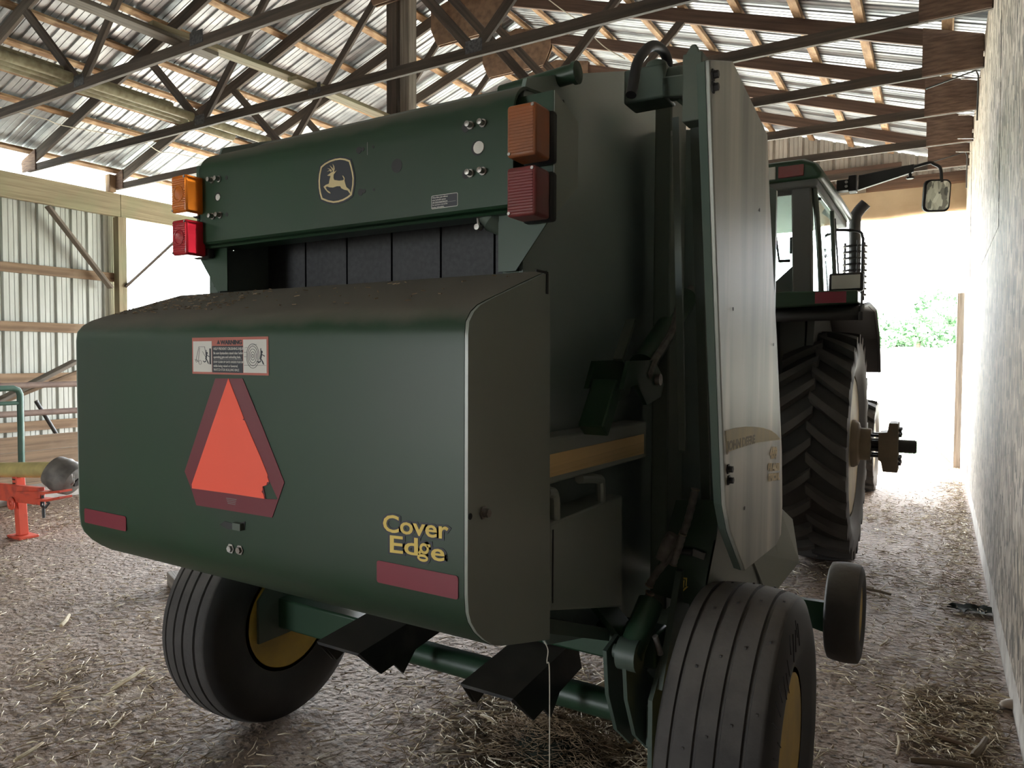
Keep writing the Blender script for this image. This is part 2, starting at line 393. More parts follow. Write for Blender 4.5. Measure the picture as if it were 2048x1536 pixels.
ft = MB().use('concrete'); ft.prism([(XE - .035, YB, 0), (XE - .03, YB, .13), (XE + .01, YB, .2), (XE + .12, YB, .2), (XE + .12, YB, 0)], (0, 12.42 - YB, 0))
structure(ft.build('baseboard_right'))
# cracks in the board
ck = MB().use('black')
p = [on_x(u, v, XE - .03) for u, v in ((1941, 735), (1968, 765), (1990, 792), (2012, 818), (2040, 848))]
ck.path([q + Vector((-.0005, 0, 0)) for q in p], .003, 5).build('board_crack', parent=wall_right)

# ---------------------------------------------------------------- trusses
def make_truss():
    t = thing('roof_truss', (RX, 3.77, 4.15), '', 'truss', 'wooden roof trusses')
    y = 3.77; TH = .038
    xl, xr = -10.86, .30
    def put(o): return o
    board('bottom_chord', (xl, y, 4.195), (xr, y, 4.195), TH, .092, 'wood_dark', t)
    zc = lambda x: roof_z(x) - .07 * 1.05
    board('top_chord', (xl - .15, y, zc(xl - .15)), (RX, y, zc(RX)), TH, .14, 'wood_dark', t)
    board('top_chord', (RX, y, zc(RX)), (XE + .12, y, zc(XE + .12)), TH, .14, 'wood_red', t)
    for xb in (-7.08, -3.42):
        s = -1 if xb < RX else 1
        board('web', (xb + s * .03, y, 4.22), (xb + s * 1.03, y, zc(xb + s * 1.03) - .02), .036, .088, 'wood_dark', t)
        board('web', (xb - s * .03, y, 4.22), (RX + s * .12, y, zc(RX) - .12), .036, .088, 'wood_dark', t)
    g = [(-.55, -.30), (-.45, -.52), (.45, -.52), (.55, -.30), (.55, -.06), (0, .07), (-.55, -.06)]
    for s in (-1, 1):
        m = MB(); m.prism([(RX + a, y + s * .0195 + (0 if s > 0 else -.012), zc(RX) + b) for a, b in g], (0, .012, 0)); m.build('ridge_gusset', 'plywood_osb', t)
    for x0, x1, mt in ((-.19, .27, 'plywood_red'), (-10.62, -10.98, 'plywood_red')):
        m = MB(); zt = lambda x: roof_z(x) + .0
        m.prism([(x0, y - .032, 4.152), (x1, y - .032, 4.152), (x1, y - .032, zt(x1)), (x0, y - .032, zt(x0))], (0, .012, 0)); m.build('heel_gusset', mt, t)
    for x in (-7.08, -5.3, -3.42):
        m = MB(); m.box((x, y - .0205, 4.235), (.17, .003, .105)); m.build('nail_plate', 'plate_metal', t)
        if x != -5.3:
            m = MB(); m.box((x, y + .0205, 4.235), (.17, .003, .105)); m.build('nail_plate', 'plate_metal', t)
    return t
T0 = make_truss()
tl = ['first roof truss of the row, lowest chord crossing the upper corner above the loose pipes',
      'second roof truss, its bottom chord passing in front of the tall centre post',
      'third roof truss, the one nailed to the top of the tall centre post',
      'fourth roof truss, its heel plate just behind the top of the pale side shield',
      'fifth roof truss along the barn, one bay beyond the fourth truss',
      'sixth roof truss along the barn, two bays before the far gable',
      'seventh roof truss, last one before the far gable siding']
for i, y in enumerate((3.77, 5.06, 6.27, 7.48, 8.69, 9.90, 11.10)):
    t = T0 if i == 0 else copy_tree(T0)
    t.location.y = y; t['label'] = tl[i]
# ---------------------------------------------------------------- purlins on the rafters
px_l = [-10.75, -9.75, -9.25, -8.80, -8.28, -7.70, -7.10, -6.42, -5.85, -5.35]
px_r = [-4.98, -4.45, -3.75, -3.0, -2.42, -1.83, -1.25, -.70, .0]
ordn = ['lowest', 'second', 'third', 'fourth', 'fifth', 'sixth', 'seventh', 'eighth', 'ninth', 'tenth']
for lst, side in ((px_l, 'roof slope over the side opening'), (px_r[::-1], 'roof slope over the wafer board wall')):
    for i, x in enumerate(lst):
        z = roof_z(x) + .024
        tiltz = SL if x < RX else -SL
        o = board('roof_purlin', (x, YB, z), (x, YF - .02, z), .088, .038, 'wood_rusty', up=(-tiltz, 0, 1))
        tag(o, f'{ordn[i]} rusty purlin up from the eave, {side}', 'purlin', 'roof purlins')

# runners lying across the bottom chords
for i, (x0, y0, x1, y1, lb) in enumerate(((-5.62, 1.9, -5.55, 4.1, 'grey plank lying on the truss chords before the first plate'),
                                          (-5.56, 3.5, -5.36, 5.3, 'grey plank lying across the first and second trusses'),
                                          (-5.34, 4.8, -5.29, 6.31, 'pale plank lying on the trusses beside the centre post'))):
    o = board('runner_plank', (x0, y0, 4.243 + .019 + .0388 * (i % 2)), (x1, y1, 4.243 + .019 + .0388 * (i % 2)), .14, .038, ('wood_grey', 'wood_pale', 'wood_pale')[i])
    tag(o, lb, 'plank', 'planks lying on the trusses')
# plastic pipes stored on the chords
for i, (x, y0, y1, k, lb) in enumerate(((-7.445, 2.2, 5.75, 0, 'cream plastic pipe on the trusses, lowest down the slope of the stored four'),
                                        (-7.33, 2.3, 5.05, 0, 'short cream plastic pipe ending before the second truss'),
                                        (-7.215, 2.2, 6.1, 0, 'long cream plastic pipe sticking out past the second truss'),
                                        (-7.388, 2.1, 4.9, 1, 'cream plastic pipe lying on top of two others on the trusses'))):
    m = MB(); r0, r1 = .047, .041; z = 4.243 + .047 + k * .096
    m.lathe((x, y0, z), (0, 1, 0), [(0, r1), (0, r0), (y1 - y0 - .14, r0), (y1 - y0 - .13, r0 + .006), (y1 - y0, r0 + .006), (y1 - y0, r1)], 18, True)
    tag(m.build('plastic_pipe', 'pvc'), lb, 'pipe', 'plastic pipes stored on the trusses')
# tall centre post: two plies, one toned dark, one pale to paint the lit face
cp = thing('center_post', (-5.2, 6.35, 0), 'tall two-ply timber post rising to the ridge behind the green machine', 'post')
for (xa, w_, m_) in ((-5.425, .15, 'wood_dark'), (-5.255, .13, 'wood_grey')):
    board('post_ply', (xa, 6.40 + (.02 if m_ == 'wood_grey' else 0), 0), (xa, 6.40 + (.02 if m_ == 'wood_grey' else 0), 6.0), .14, w_, m_, cp, up=(1, 0, 0))

# ---------------------------------------------------------------- side wall frame
for y0, y1, lb in ((YB, 6.34, 'weathered header beam along the siding, over the girts'), (6.345, 12.38, 'header beam over the bright side opening, butted at the corner post')):
    tag(board('timber_header', (XW, y0, 3.93), (XW, y1, 3.93), .09, .345, 'wood_pale'), lb, 'beam', 'header beams of the open side')
po = []
for y, lb in ((6.36, 'pale timber post at the edge of the bright side opening'), (11.6, 'timber post at the far end of the side opening'), (1.5, 'timber post by the siding behind the red implement')):
    tag(board('wall_post', (XW - .02, y, 0), (XW - .02, y, 3.755), .13, .14, 'wood_pale', up=(1, 0, 0)), lb, 'post', 'posts of the open side')
for y in (5.06, 6.27, 7.48, 8.69, 9.9, 11.1):
    pass
tag(board('heel_block', (XW + .05, 6.19, 4.105), (XW + .05, 6.19, 4.36), .10, .11, 'wood_brown', up=(1, 0, 0)), 'short wood block standing on the header beam at the third truss', 'block')
# girts
for z, y1, lb in ((2.83, 6.29, 'upper brown girt, under the knee brace'), (2.02, 6.29, 'second brown girt down the siding'),
                  (1.30, 6.29, 'third girt down the siding, behind the slanted planks'), (.62, 6.29, 'lowest girt on the siding, behind the pipe rail')):
    tag(board('wall_girt', (XW - .09, YB, z), (XW - .09, y1, z), .038, .135, 'wood_brown'), lb, 'girt', 'girts of the sheeted wall')
# knee braces
def brace(y0, z0, y1, z1, lb, w=.13, m='wood_grey'):
    tag(board('knee_brace', (XW + .07, y0, z0), (XW + .07, y1, z1), .038, w, m, up=(1, 0, 0)), lb, 'brace', 'knee braces')
a = on_x(95, 412, XW + .07); b = on_x(222, 576, XW + .07); brace(a.y, a.z, b.y, b.z, 'grey knee brace in front of the siding', .12)
a = on_x(246, 574, XW); b = on_x(350, 478, XW); c = b + (b - a) * .35
brace(a.y, a.z, c.y, c.z, 'thin dark knee brace across the bright side opening', .05, 'wood_dark')

# ---------------------------------------------------------------- feed bunk and fence before the siding
BX = -8.72
bk = thing('plank_bunk_wall', (BX, 2.5, 0), 'low wall of brown planks behind the red implement', 'plank wall')
for i in range(4):
    board('plank', (BX - .045 - .003 * (i % 2), -4, .10 + .175 * i), (BX - .045, 5.6, .10 + .175 * i), .04, .17, 'wood_brown', bk)
m = MB().use('concrete'); m.prism([(BX - .02, -4, 0), (BX + .16, -4, 0), (BX + .12, -4, .13), (BX - .02, -4, .16)], (0, 9.6, 0)); m.build('footing', parent=bk, sharp=20)
fr = thing('pipe_fence', (BX + .1, 2.5, 0), 'rusty pipe rails running above the plank wall', 'fence')
for (pa, pb) in (((60, 770), (160, 768)), ((0, 830), (160, 820))):
    a = on_x(*pa, BX - .12); b = on_x(*pb, BX - .12); a2 = a + (a - b) * 4; b2 = b + (b - a) * 1.0
    MB().tube(Vector((BX - .12, a2.y, (a.z + b.z) / 2)), Vector((BX - .12, b2.y, (a.z + b.z) / 2)), .035).build('rail', 'pipe_rust', fr)
for yq in (-2.0, 1.6, 5.2):
    MB().tube((BX - .12, yq, 0), (BX - .12, yq, 1.32), .04).build('fence_post', 'pipe_rust', fr)
gt = thing('tube_gate', on_z(40, 1000, 0), 'green tubular gate frame standing by the plank wall', 'gate')
gx_ = BX + .22; top = on_x(40, 776, gx_); bot = on_x(50, 966, gx_); ya = top.y; yb = ya - 2.6; zt = top.z
MB().path([(gx_, yb, zt), (gx_, ya - .07, zt), (gx_, ya - .02, zt - .02), (gx_, ya, zt - .07), (gx_, ya, .05)], .032, 12).build('gate_frame', 'gate_green', gt)
MB().tube((gx_, yb, zt - .16), (gx_, ya, zt - .16), .022).build('gate_rail', 'gate_green', gt)
MB().tube((gx_, yb, zt), (gx_, yb, 0.0), .032).build('gate_upright', 'gate_green', gt)
MB().box((gx_, ya, .03), (.16, .16, .06)).build('foot_plate', 'gate_green', gt)
# loose planks and a stick leaning behind the fence
a = on_x(0, 800, -9.2); b = on_x(152, 722, -9.2)
e = (a - b) * .35
tag(board('slanted_plank', a + e, b, .04, .17, 'wood_grey', up=(1, 0, 0)), 'grey plank slanting behind the pipe rails', 'plank')
a2 = on_x(0, 806, -9.34); b2 = on_x(160, 742, -9.34)
tag(board('slanted_plank', a2 + (a2 - b2) * .4, b2 + (b2 - a2) * .3, .04, .07, 'wood_brown', up=(1, 0, 0)), 'narrow brown plank slanting below the grey one', 'plank')
a = on_x(72, 802, -9.0); b = on_x(112, 867, -9.0)
tag(MB().tube(a, b, .022).build('iron_stick', 'steel_dark'), 'dark iron stick leaning on the plank wall', 'stick')

# ---------------------------------------------------------------- far door: lintel, board, rolled tarp, jamb, braces
tag(board('door_lintel', (-7.6, YF - .12, 4.22), (XE - .04, YF - .12, 4.22), .06, .27, 'wood_red'), 'reddish timber lintel over the bright far door', 'lintel')
tag(board('gable_girt', (-7.6, YF - .1, 4.52), (-.55, YF - .1, 4.52), .05, .14, 'wood_red'), 'reddish girt across the far gable siding above the lintel', 'girt')
tag(board('pale_patch_board', (-1.45, YF - .17, 4.15), (-1.02, YF - .17, 4.16), .03, .2, 'wood_grey'), 'pale board nailed on the lintel behind the exhaust', 'board')
tp = MB().use('tarp'); n = 60; vs = []
rnd = random.Random(5)
rows = [(4.16, -.16), (4.0, -.20), (3.9, -.22), (3.80, -.25), (3.755, -.22), (3.75, -.15), (3.80, -.1)]
for z, dy in rows:
    for i in range(n + 1):
        x = -7.5 + (XE - .06 + 7.5) * i / n
        sag = .02 * math.sin(x * 1.7) + .012 * math.sin(x * 5.1 + z * 9)
        vs.append((x, YF + dy - .05 + rnd.uniform(-.012, .012), z + (sag if z < 4.1 else 0)))
tp.add(vs, [(j * (n + 1) + i, j * (n + 1) + i + 1, (j + 1) * (n + 1) + i + 1, (j + 1) * (n + 1) + i) for j in range(len(rows) - 1) for i in range(n)])
tag(tp.build('rolled_tarp', sharp=180), 'beige tarp curtain rolled up under the far door lintel', 'tarp')
tag(board('door_jamb_post', (XE - .10, YF + .05, 0), (XE - .10, YF + .05, 2.6), .07, .09, 'wood_grey', up=(1, 0, 0)), 'grey jamb post at the end of the wafer board wall', 'post')
a = on_y(1866, 882, 13.2); b = on_y(1905, 905, 13.2)
tag(MB().path([Vector((a.x, 13.2, .28)), Vector(((a.x + b.x) / 2, 13.1, .12)), Vector((b.x, 13.0, .0))], [.012, .02, .028], 7).build('fallen_branch', 'bark'), 'dead branch lying outside the far door by the jamb', 'branch')
# wires
def wire(pts, lb, r=.006):
    tag(MB().path(pts, r, 6).build('loose_wire', 'wire_white'), lb, 'wire', 'loose wires under the roof')
def sm(pts, k=6):
    pts = [Vector(p) for p in pts]; out = []
    P = [pts[0]] + pts + [pts[-1]]
    for i in range(1, len(P) - 2):
        for j in range(k):
            t = j / k; a, b, c, d = P[i - 1], P[i], P[i + 1], P[i + 2]
            out.append(.5 * ((2 * b) + (-a + c) * t + (2 * a - 5 * b + 4 * c - d) * t * t + (-a + 3 * b - 3 * c + d) * t ** 3))
    return out + [pts[-1]]
def onroof(u, v, dz=-.16):
    d = ray(u, v); n_ = Vector((-SL, 0, 1)); k = RZ + dz - SL * RX
    return EYE + d * ((k - n_.dot(EYE)) / n_.dot(d))
wire(sm([onroof(u, v) for u, v in ((0, 215), (90, 238), (130, 252), (270, 278), (318, 303), (345, 306), (425, 322))]), 'pale wire strung below the purlins near the eave of the side opening')
wire(sm([on_y(u, v, 6.9) for u, v in ((1085, -10), (1128, 22), (1175, 55), (1192, 78), (1215, 98), (1250, 118))]), 'pale wire drooping from the ridge above the lamp cluster')
m = MB(); pts = [on_x(u, v, XE - .10) + Vector((0, 0, 0)) for u, v in ((1925, 333), (1948, 332), (1948, 342), (1950, 372))]
# pegs sticking out of the wafer board by the heel gussets
for i, (yq, zq) in enumerate(((8.2, 4.3), (9.3, 4.28), (9.6, 4.1), (10.6, 4.2), (11.3, 4.15))):
    tag(MB().tube((wx(zq) + .01, yq, zq), (wx(zq) - .16, yq - .02, zq + .02), .006, 6).build('long_nail', 'steel'), 'long nail sticking out of the wafer board wall under the roof', 'nail', 'long nails in the wafer board')
for yq, lb in ((7.9, 'bent dark rod hooked over the wall top near the fourth truss'), (10.9, 'bent dark rod hooked over the wall top near the far door')):
    zq = 4.2
    tag(MB().path([(wx(zq) - .45, yq + .1, zq + .02), (wx(zq) - .05, yq, zq + .08), (wx(zq) - .03, yq, zq + .03), (wx(zq) - .03, yq, zq - .38)], .008, 6).build('bent_rod', 'steel_dark'), lb, 'rod')

# ---------------------------------------------------------------- trees beyond the field
def tree(x, y, h, r, lb, seed, nleaf=1500):
    rd = random.Random(seed); zb = field_z(x, y)
    t = thing('field_tree', (x, y, zb), lb, 'tree', 'trees beyond the field')
    MB().path([(x, y, zb - .2), (x + .1, y, zb + h * .3), (x, y, zb + h * .6)], [.3, .22, .1], 8).build('trunk', 'bark', t)
    m = MB(); blobs = []
    for _ in range(16):
        a = rd.uniform(0, 2 * PI); q = rd.random() ** .5 * r * .8; zz = rd.uniform(.12, .95)
        blobs.append((x + q * math.cos(a), y + q * math.sin(a), zb + h * zz, r * rd.uniform(.3, .5) * (1.1 - .5 * zz)))
    for _ in range(nleaf):
        bx, by, bz, br = rd.choice(blobs); d = Vector((rd.gauss(0, 1), rd.gauss(0, 1), rd.gauss(0, 1))).normalized()
        c = Vector((bx, by, bz)) + d * br * rd.uniform(.75, 1.05); s = rd.uniform(.22, .45)
        a = Vector((rd.gauss(0, 1), rd.gauss(0, 1), rd.gauss(0, 1))).normalized(); b = a.cross(d)
        if b.length < .1: continue
        b.normalize(); a = b.cross(d).normalized()
        m.add([c - a * s, c + b * s * .6, c + a * s, c - b * s * .6], [(0, 1, 2, 3)])
    m.build('crown', 'leaf', t, sharp=180)
for i, (u, h, r, lb) in enumerate(((1738, 5.2, 4.0, 'pale green tree beside the tractor tire in the far hedgerow'), (1785, 4.4, 3.6, 'low pale green tree in the middle of the far hedgerow'),
                                   (1835, 5.4, 4.0, 'rounded pale green tree left of the tallest tree beyond the field'.replace('left of', 'next to')), (1880, 8.2, 4.6, 'tallest green tree beyond the field, seen beside the door jamb'),
                                   (1918, 5.6, 3.6, 'green tree partly behind the door jamb post'))):
    p = on_y(u, 692, 110.0); tree(p.x, 110 + (0, 9, 2, 12, 4)[i], h, r * .85, lb, 40 + i)
# tufts of grass at the far door
tg = MB().use('leaf'); rd = random.Random(9)
for _ in range(900):
    x = rd.uniform(-1.6, .5); y = rd.uniform(13.6, 16.5); h = rd.uniform(.05, .2); a = rd.uniform(0, 2 * PI); z = field_z(x, y)
    dx, dy = math.cos(a) * .012, math.sin(a) * .012
    tg.add([(x - dx, y - dy, z), (x + dx, y + dy, z), (x + rd.uniform(-.06, .06), y + rd.uniform(-.06, .06), z + h)], [(0, 1, 2)])
o = tag(tg.build('grass', sharp=180), 'sunlit tufts of grass just outside the far door', 'grass', kind='stuff')

# ================================================================ THE ROUND BALER
def dusty(name, src, dust=(.15, .135, .112), lo=.35, hi=.9, amt=.85):
    """the same paint with dust settled on faces that look up"""
    m = MATS[src].copy(); m.name = name; nt = m.node_tree; N = nt.nodes; L = nt.links; b = N['Principled BSDF']
    g = N.new('ShaderNodeNewGeometry'); sp = N.new('ShaderNodeSeparateXYZ'); L.new(g.outputs['Normal'], sp.inputs[0])
    n = N.new('ShaderNodeTexNoise'); n.inputs['Scale'].default_value = 12; n.inputs['Detail'].default_value = 8
    tc = N.new('ShaderNodeTexCoord'); L.new(tc.outputs['Object'], n.inputs[0])
    ad = N.new('ShaderNodeMath'); ad.operation = 'MULTIPLY_ADD'; L.new(n.outputs[0], ad.inputs[0]); ad.inputs[1].default_value = .5; L.new(sp.outputs[2], ad.inputs[2])
    r = N.new('ShaderNodeMapRange'); r.inputs[1].default_value = lo + .25; r.inputs[2].default_value = hi + .25; r.inputs[4].default_value = amt; L.new(ad.outputs[0], r.inputs[0])
    x = N.new('ShaderNodeMix'); x.data_type = 'RGBA'; L.new(r.outputs[0], x.inputs[0])
    src_l = b.inputs['Base Color'].links
    if src_l: L.new(src_l[0].from_socket, x.inputs[6])
    else: x.inputs[6].default_value = b.inputs['Base Color'].default_value
    x.inputs[7].default_value = (*dust, 1); L.new(x.outputs[2], b.inputs['Base Color'])
    rr = N.new('ShaderNodeMapRange'); rr.inputs[3].default_value = b.inputs['Roughness'].default_value; rr.inputs[4].default_value = .85
    L.new(r.outputs[0], rr.inputs[0]); L.new(rr.outputs[0], b.inputs['Roughness'])
    MATS[name] = m
dusty('green_paint', 'green'); dusty('tread_dusty', 'tread', (.17, .155, .14), .35, 1.05, .85); dusty('black_dusty', 'black_metal', (.10, .085, .065), .6, 1.1, .6)

BAL = thing('round_baler', (-1.54, 2.1, 0), 'large green round hay baler with orange warning triangle on its tailgate', 'baler')
XC = -1.54
def mir(x): return 2 * XC - x
def lathe_bolt(m, c, axis, r=.012, h=.012):
    m.lathe(c, axis, [(0, r * 1.5), (h * .25, r * 1.5), (h * .25, r), (h, r * .95), (h, 0)], 6)
def arc(c, r, a0, a1, n=6): return [(c[0] + r * math.cos(a0 + (a1 - a0) * i / n), c[1] + r * math.sin(a0 + (a1 - a0) * i / n)) for i in range(n + 1)]

# -------- lower tailgate cover ("cover edge" box)
GXL, GXR = -2.285, -.825
pf = [on_x(u, v, GXR) for u, v in ((1097, 1279), (1040, 1287), (1000, 1292), (982, 1290), (966, 1281), (950, 1266), (938, 1246), (933, 1226), (931, 1190), (931, 1100), (930, 950), (929, 800),
                                    (928, 700), (929, 668), (934, 642), (944, 622), (957, 609), (975, 599), (1035, 570), (1097, 541))]
YG = pf[9].y
pf2 = [Vector((GXR, max(p.y, YG), p.z)) for i, p in enumerate(pf)]
m = MB().use('green_paint'); m.prism([Vector((GXL, p.y, p.z)) for p in pf2], (GXR - GXL - .004, 0, 0))
cover = m.build('gate_cover', parent=BAL, sharp=40)
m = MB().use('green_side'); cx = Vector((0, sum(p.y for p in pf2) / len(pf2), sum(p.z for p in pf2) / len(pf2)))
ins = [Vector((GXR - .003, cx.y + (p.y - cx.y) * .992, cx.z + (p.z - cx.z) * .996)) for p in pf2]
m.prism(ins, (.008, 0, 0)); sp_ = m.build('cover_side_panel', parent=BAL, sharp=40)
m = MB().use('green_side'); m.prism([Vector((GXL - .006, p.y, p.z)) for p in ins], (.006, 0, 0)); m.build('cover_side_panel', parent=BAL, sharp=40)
m = MB().use('steel'); c = on_x(966, 1025, GXR + .005); lathe_bolt(m, c, X, .010, .016); m.build('bolt', parent=sp_)
m = MB().use('black'); m.lathe(on_x(940, 1033, GXR + .006), X, [(0, .007), (.0012, .007), (.0012, 0)], 12)
c = on_x(1096, 556, GXR + .006); m.box(c + Vector((0, -.004, -.014)), (.002, .010, .05)); m.box(c + Vector((0, -.03, .012)), (.002, .06, .006)); m.build('notch', parent=sp_)

G = lambda u, v, d=.0: (on_y(u, v, YG - d).x, on_y(u, v, YG - d).z)
OG = lambda d: Vector((0, YG - d, 0))
def gz(x, y): return G(360 + x / 3.84, 660 + y / 3.84)          # crop of the triangle
# slow-moving-vehicle triangle
m = MB().use('smv_red')
m.sheet([[gz(*p) for p in ((275, 372), (485, 372), (640, 750), (805, 1170), (712, 1440), (130, 1345), (95, 1230), (40, 1085), (160, 720))],
         [gz(*p) for p in ((694, 1165), (755, 1300), (662, 1297), (653, 1250), (643, 1200), (675, 1190))]], OG(.0012), X, Z, .0012)
m.use('decal_grey')
for k in range(4):
    a, b = gz(360 + 4 * k, 1290 + 13 * k), gz(440 - 3 * k, 1301 + 13 * k); m.bar((a[0], YG - .0022, a[1]), (b[0], YG - .0022, b[1]), .0006, .0016)
m.use('smv_orange')
m.sheet([[gz(*p) for p in ((378, 372), (440, 530), (498, 680), (488, 690), (505, 695), (560, 828), (620, 965), (680, 1112), (678, 1128), (690, 1162), (675, 1170), (672, 1190), (640, 1200), (642, 1228), (634, 1240), (648, 1262), (655, 1295), (400, 1256), (100, 1215), (97, 1184))]], OG(.0024), X, Z, .0012)
o = m.build('slow_vehicle_triangle', parent=cover); o['label'] = 'torn orange slow-moving-vehicle triangle with dark red border'

# warning label
m = MB(); x0, z1 = gz(95, 60); x1, z0 = gz(684, 350)
x1b, _ = gz(684, 200); wL, hL = x1 - x0, z1 - z0
def lb(a, b): return (x0 + wL * a, z0 + hL * b)
def rect(m, a0, b0, a1, b1, d): m.sheet([[lb(a0, b0), lb(a1, b0), lb(a1, b1), lb(a0, b1)]], OG(d), X, Z, .0006)
m.use('decal_label_red'); rect(m, 0, 0, 1, 1, .0008)
m.use('decal_cream'); MATS['decal_cream']; m.use('decal_white'); rect(m, .017, .06, .275, .90, .0014); rect(m, .69, .06, .978, .93, .0014)
m.use('decal_black'); rect(m, .282, .05, .682, .77, .0014)
m.sheet([[lb(.345, .82), lb(.385, .82), lb(.365, .93)]], OG(.0014), X, Z, .0006)
m.text('WARNING', Vector((lb(.395, .82)[0], YG - .0016, lb(0, .81)[1])), X, Z, hL * .155, offset=.0006, sx=1.15)
m.use('decal_white')
for k, (tx, s_) in enumerate((('HELP PREVENT CRUSHING INJURY:', 1.0), ('Be sure bystanders stand clear before', .97), ('operating gate and unloading bale.', .97),
                              ('STAY CLEAR OF GATE UNDER PUSH BAR', .82), ('while being raised or lowered.', .97), ('WATCH FOR ROLLING BALE', .97))):
    p = lb(.30, (.66, .545, .44, .31, .20, .095)[k]); m.text(tx, (p[0], YG - .0020, p[1]), X, Z, hL * .098 * s_, t=.0004, offset=.0001, sx=.86)
rect(m, .30, .405, .67, .41, .0020)
m.use('decal_black')       # rolling bale and running man; raised gate and fleeing man
cx_, cz_ = lb(.81, .50)
for rr_ in (.031, .025, .018, .011, .005):
    m.sheet([[(cx_ + rr_ * .78 * math.cos(t * PI / 16), cz_ + rr_ * math.sin(t * PI / 16)) for t in range(32)], [(cx_ + (rr_ * .78 - .0011) * math.cos(t * PI / 16), cz_ + (rr_ - .0011) * math.sin(t * PI / 16)) for t in range(32)]], OG(.0020), X, Z, .0004)
def man(ox, oz, s_, flip=1):
    L_ = lambda pts: [(ox + flip * a * s_, oz + b * s_) for a, b in pts]
    m.sheet([L_([(.9 + .16 * math.cos(t * PI / 6), 1.32 + .16 * math.sin(t * PI / 6)) for t in range(12)])], OG(.0020), X, Z, .0004)
    for pts in ([(.55, .55), (.8, .5), (1.0, 1.1), (.8, 1.2), (.72, 1.15)], [(.6, .62), (.82, .58), (.62, .3), (.35, .22), (.1, .34), (.05, .26), (.38, .08), (.72, .2)], [(.72, .6), (.88, .52), (1.15, .2), (1.3, -.12), (1.1, -.05), (1.0, .1)],
                [(.9, 1.1), (.98, 1.0), (1.35, .8), (1.42, .9)], [(.72, 1.1), (.85, 1.16), (.8, 1.75), (.68, 1.74)]):
        m.sheet([L_(pts)], OG(.0020), X, Z, .0004)
man(lb(.855, 0)[0], lb(0, .30)[1], .022); man(lb(.15, 0)[0], lb(0, .30)[1], .020)
rect(m, .70, .255, .97, .262, .0020); rect(m, .245, .27, .265, .70, .0020)
for a, b, c_, d_ in ((.06, .40, .10, .75), (.10, .75, .18, .75), (.18, .75, .20, .45), (.11, .72, .09, .35), (.15, .62, .21, .40), (.04, .40, .10, .33), (.72, .72, .74, .72), (.70, .60, .735, .60), (.70, .48, .73, .48), (.80, .78, .86, .80)):
    p, q = lb(a, b), lb(c_, d_); m.bar((p[0], YG - .0020, p[1]), (q[0], YG - .0020, q[1]), .0005, .0008)
for a, b, rr_ in ((.115, .32, .006), (.065, .36, .004)):
    p = lb(a, b); m.sheet([[(p[0] + rr_ * math.cos(t * PI / 8), p[1] + rr_ * math.sin(t * PI / 8)) for t in range(16)], [(p[0] + (rr_ - .0007) * math.cos(t * PI / 8), p[1] + (rr_ - .0007) * math.sin(t * PI / 8)) for t in range(16)]], OG(.0020), X, Z, .0004)
o = m.build('warning_label', parent=cover); o['label'] = 'warning label with two white pictograms beside dark text panel'

# reflectors
for pts in (((170, 1018), (253, 1031), (253, 1061), (170, 1046)), ((754, 1120), (917, 1152), (917, 1195), (755, 1168))):
    q = [G(*p) for p in pts]; xa = (q[0][0] + q[3][0]) / 2; xb = (q[1][0] + q[2][0]) / 2; za = (q[2][1] + q[3][1]) / 2; zb = (q[0][1] + q[1][1]) / 2
    r_ = .006
    lp = arc((xb - r_, zb - r_), r_, 0, PI / 2, 4) + arc((xa + r_, zb - r_), r_, PI / 2, PI, 4) + arc((xa + r_, za + r_), r_, PI, 1.5 * PI, 4) + arc((xb - r_, za + r_), r_, 1.5 * PI, 2 * PI, 4)
    MB().use('reflector_red').sheet([lp], OG(.0012), X, Z, .0012).build('red_reflector', parent=cover)

# lettering with dark outline; the letter g is two rings and an ear
def fit(m, body, u0, v0, u1, v1, hpx_top, d, grow):
    """text from pixel (u0, v0) on the baseline to (u1, v1), capital height reaching hpx_top"""
    p0, p1 = G(u0, v0), G(u1, v1); size = (G(u0, hpx_top)[1] - p0[1]) / .73
    cu = bpy.data.curves.new('tmp', 'FONT'); cu.body = body; cu.size = size; ob = bpy.data.objects.new('tmp', cu); me = ob.to_mesh()
    x0_ = min(v.co.x for v in me.vertices); w_ = max(v.co.x for v in me.vertices) - x0_; ob.to_mesh_clear(); bpy.data.objects.remove(ob); bpy.data.curves.remove(cu)
    sx = (p1[0] - p0[0]) / w_; rise = (p1[1] - p0[1]) / (p1[0] - p0[0])
    m.text(body, (p0[0] - x0_ * sx, YG - d, p0[1]), Vector((1, 0, rise * .9)), Z, size, t=.0005, offset=.0009 + grow, sx=sx)
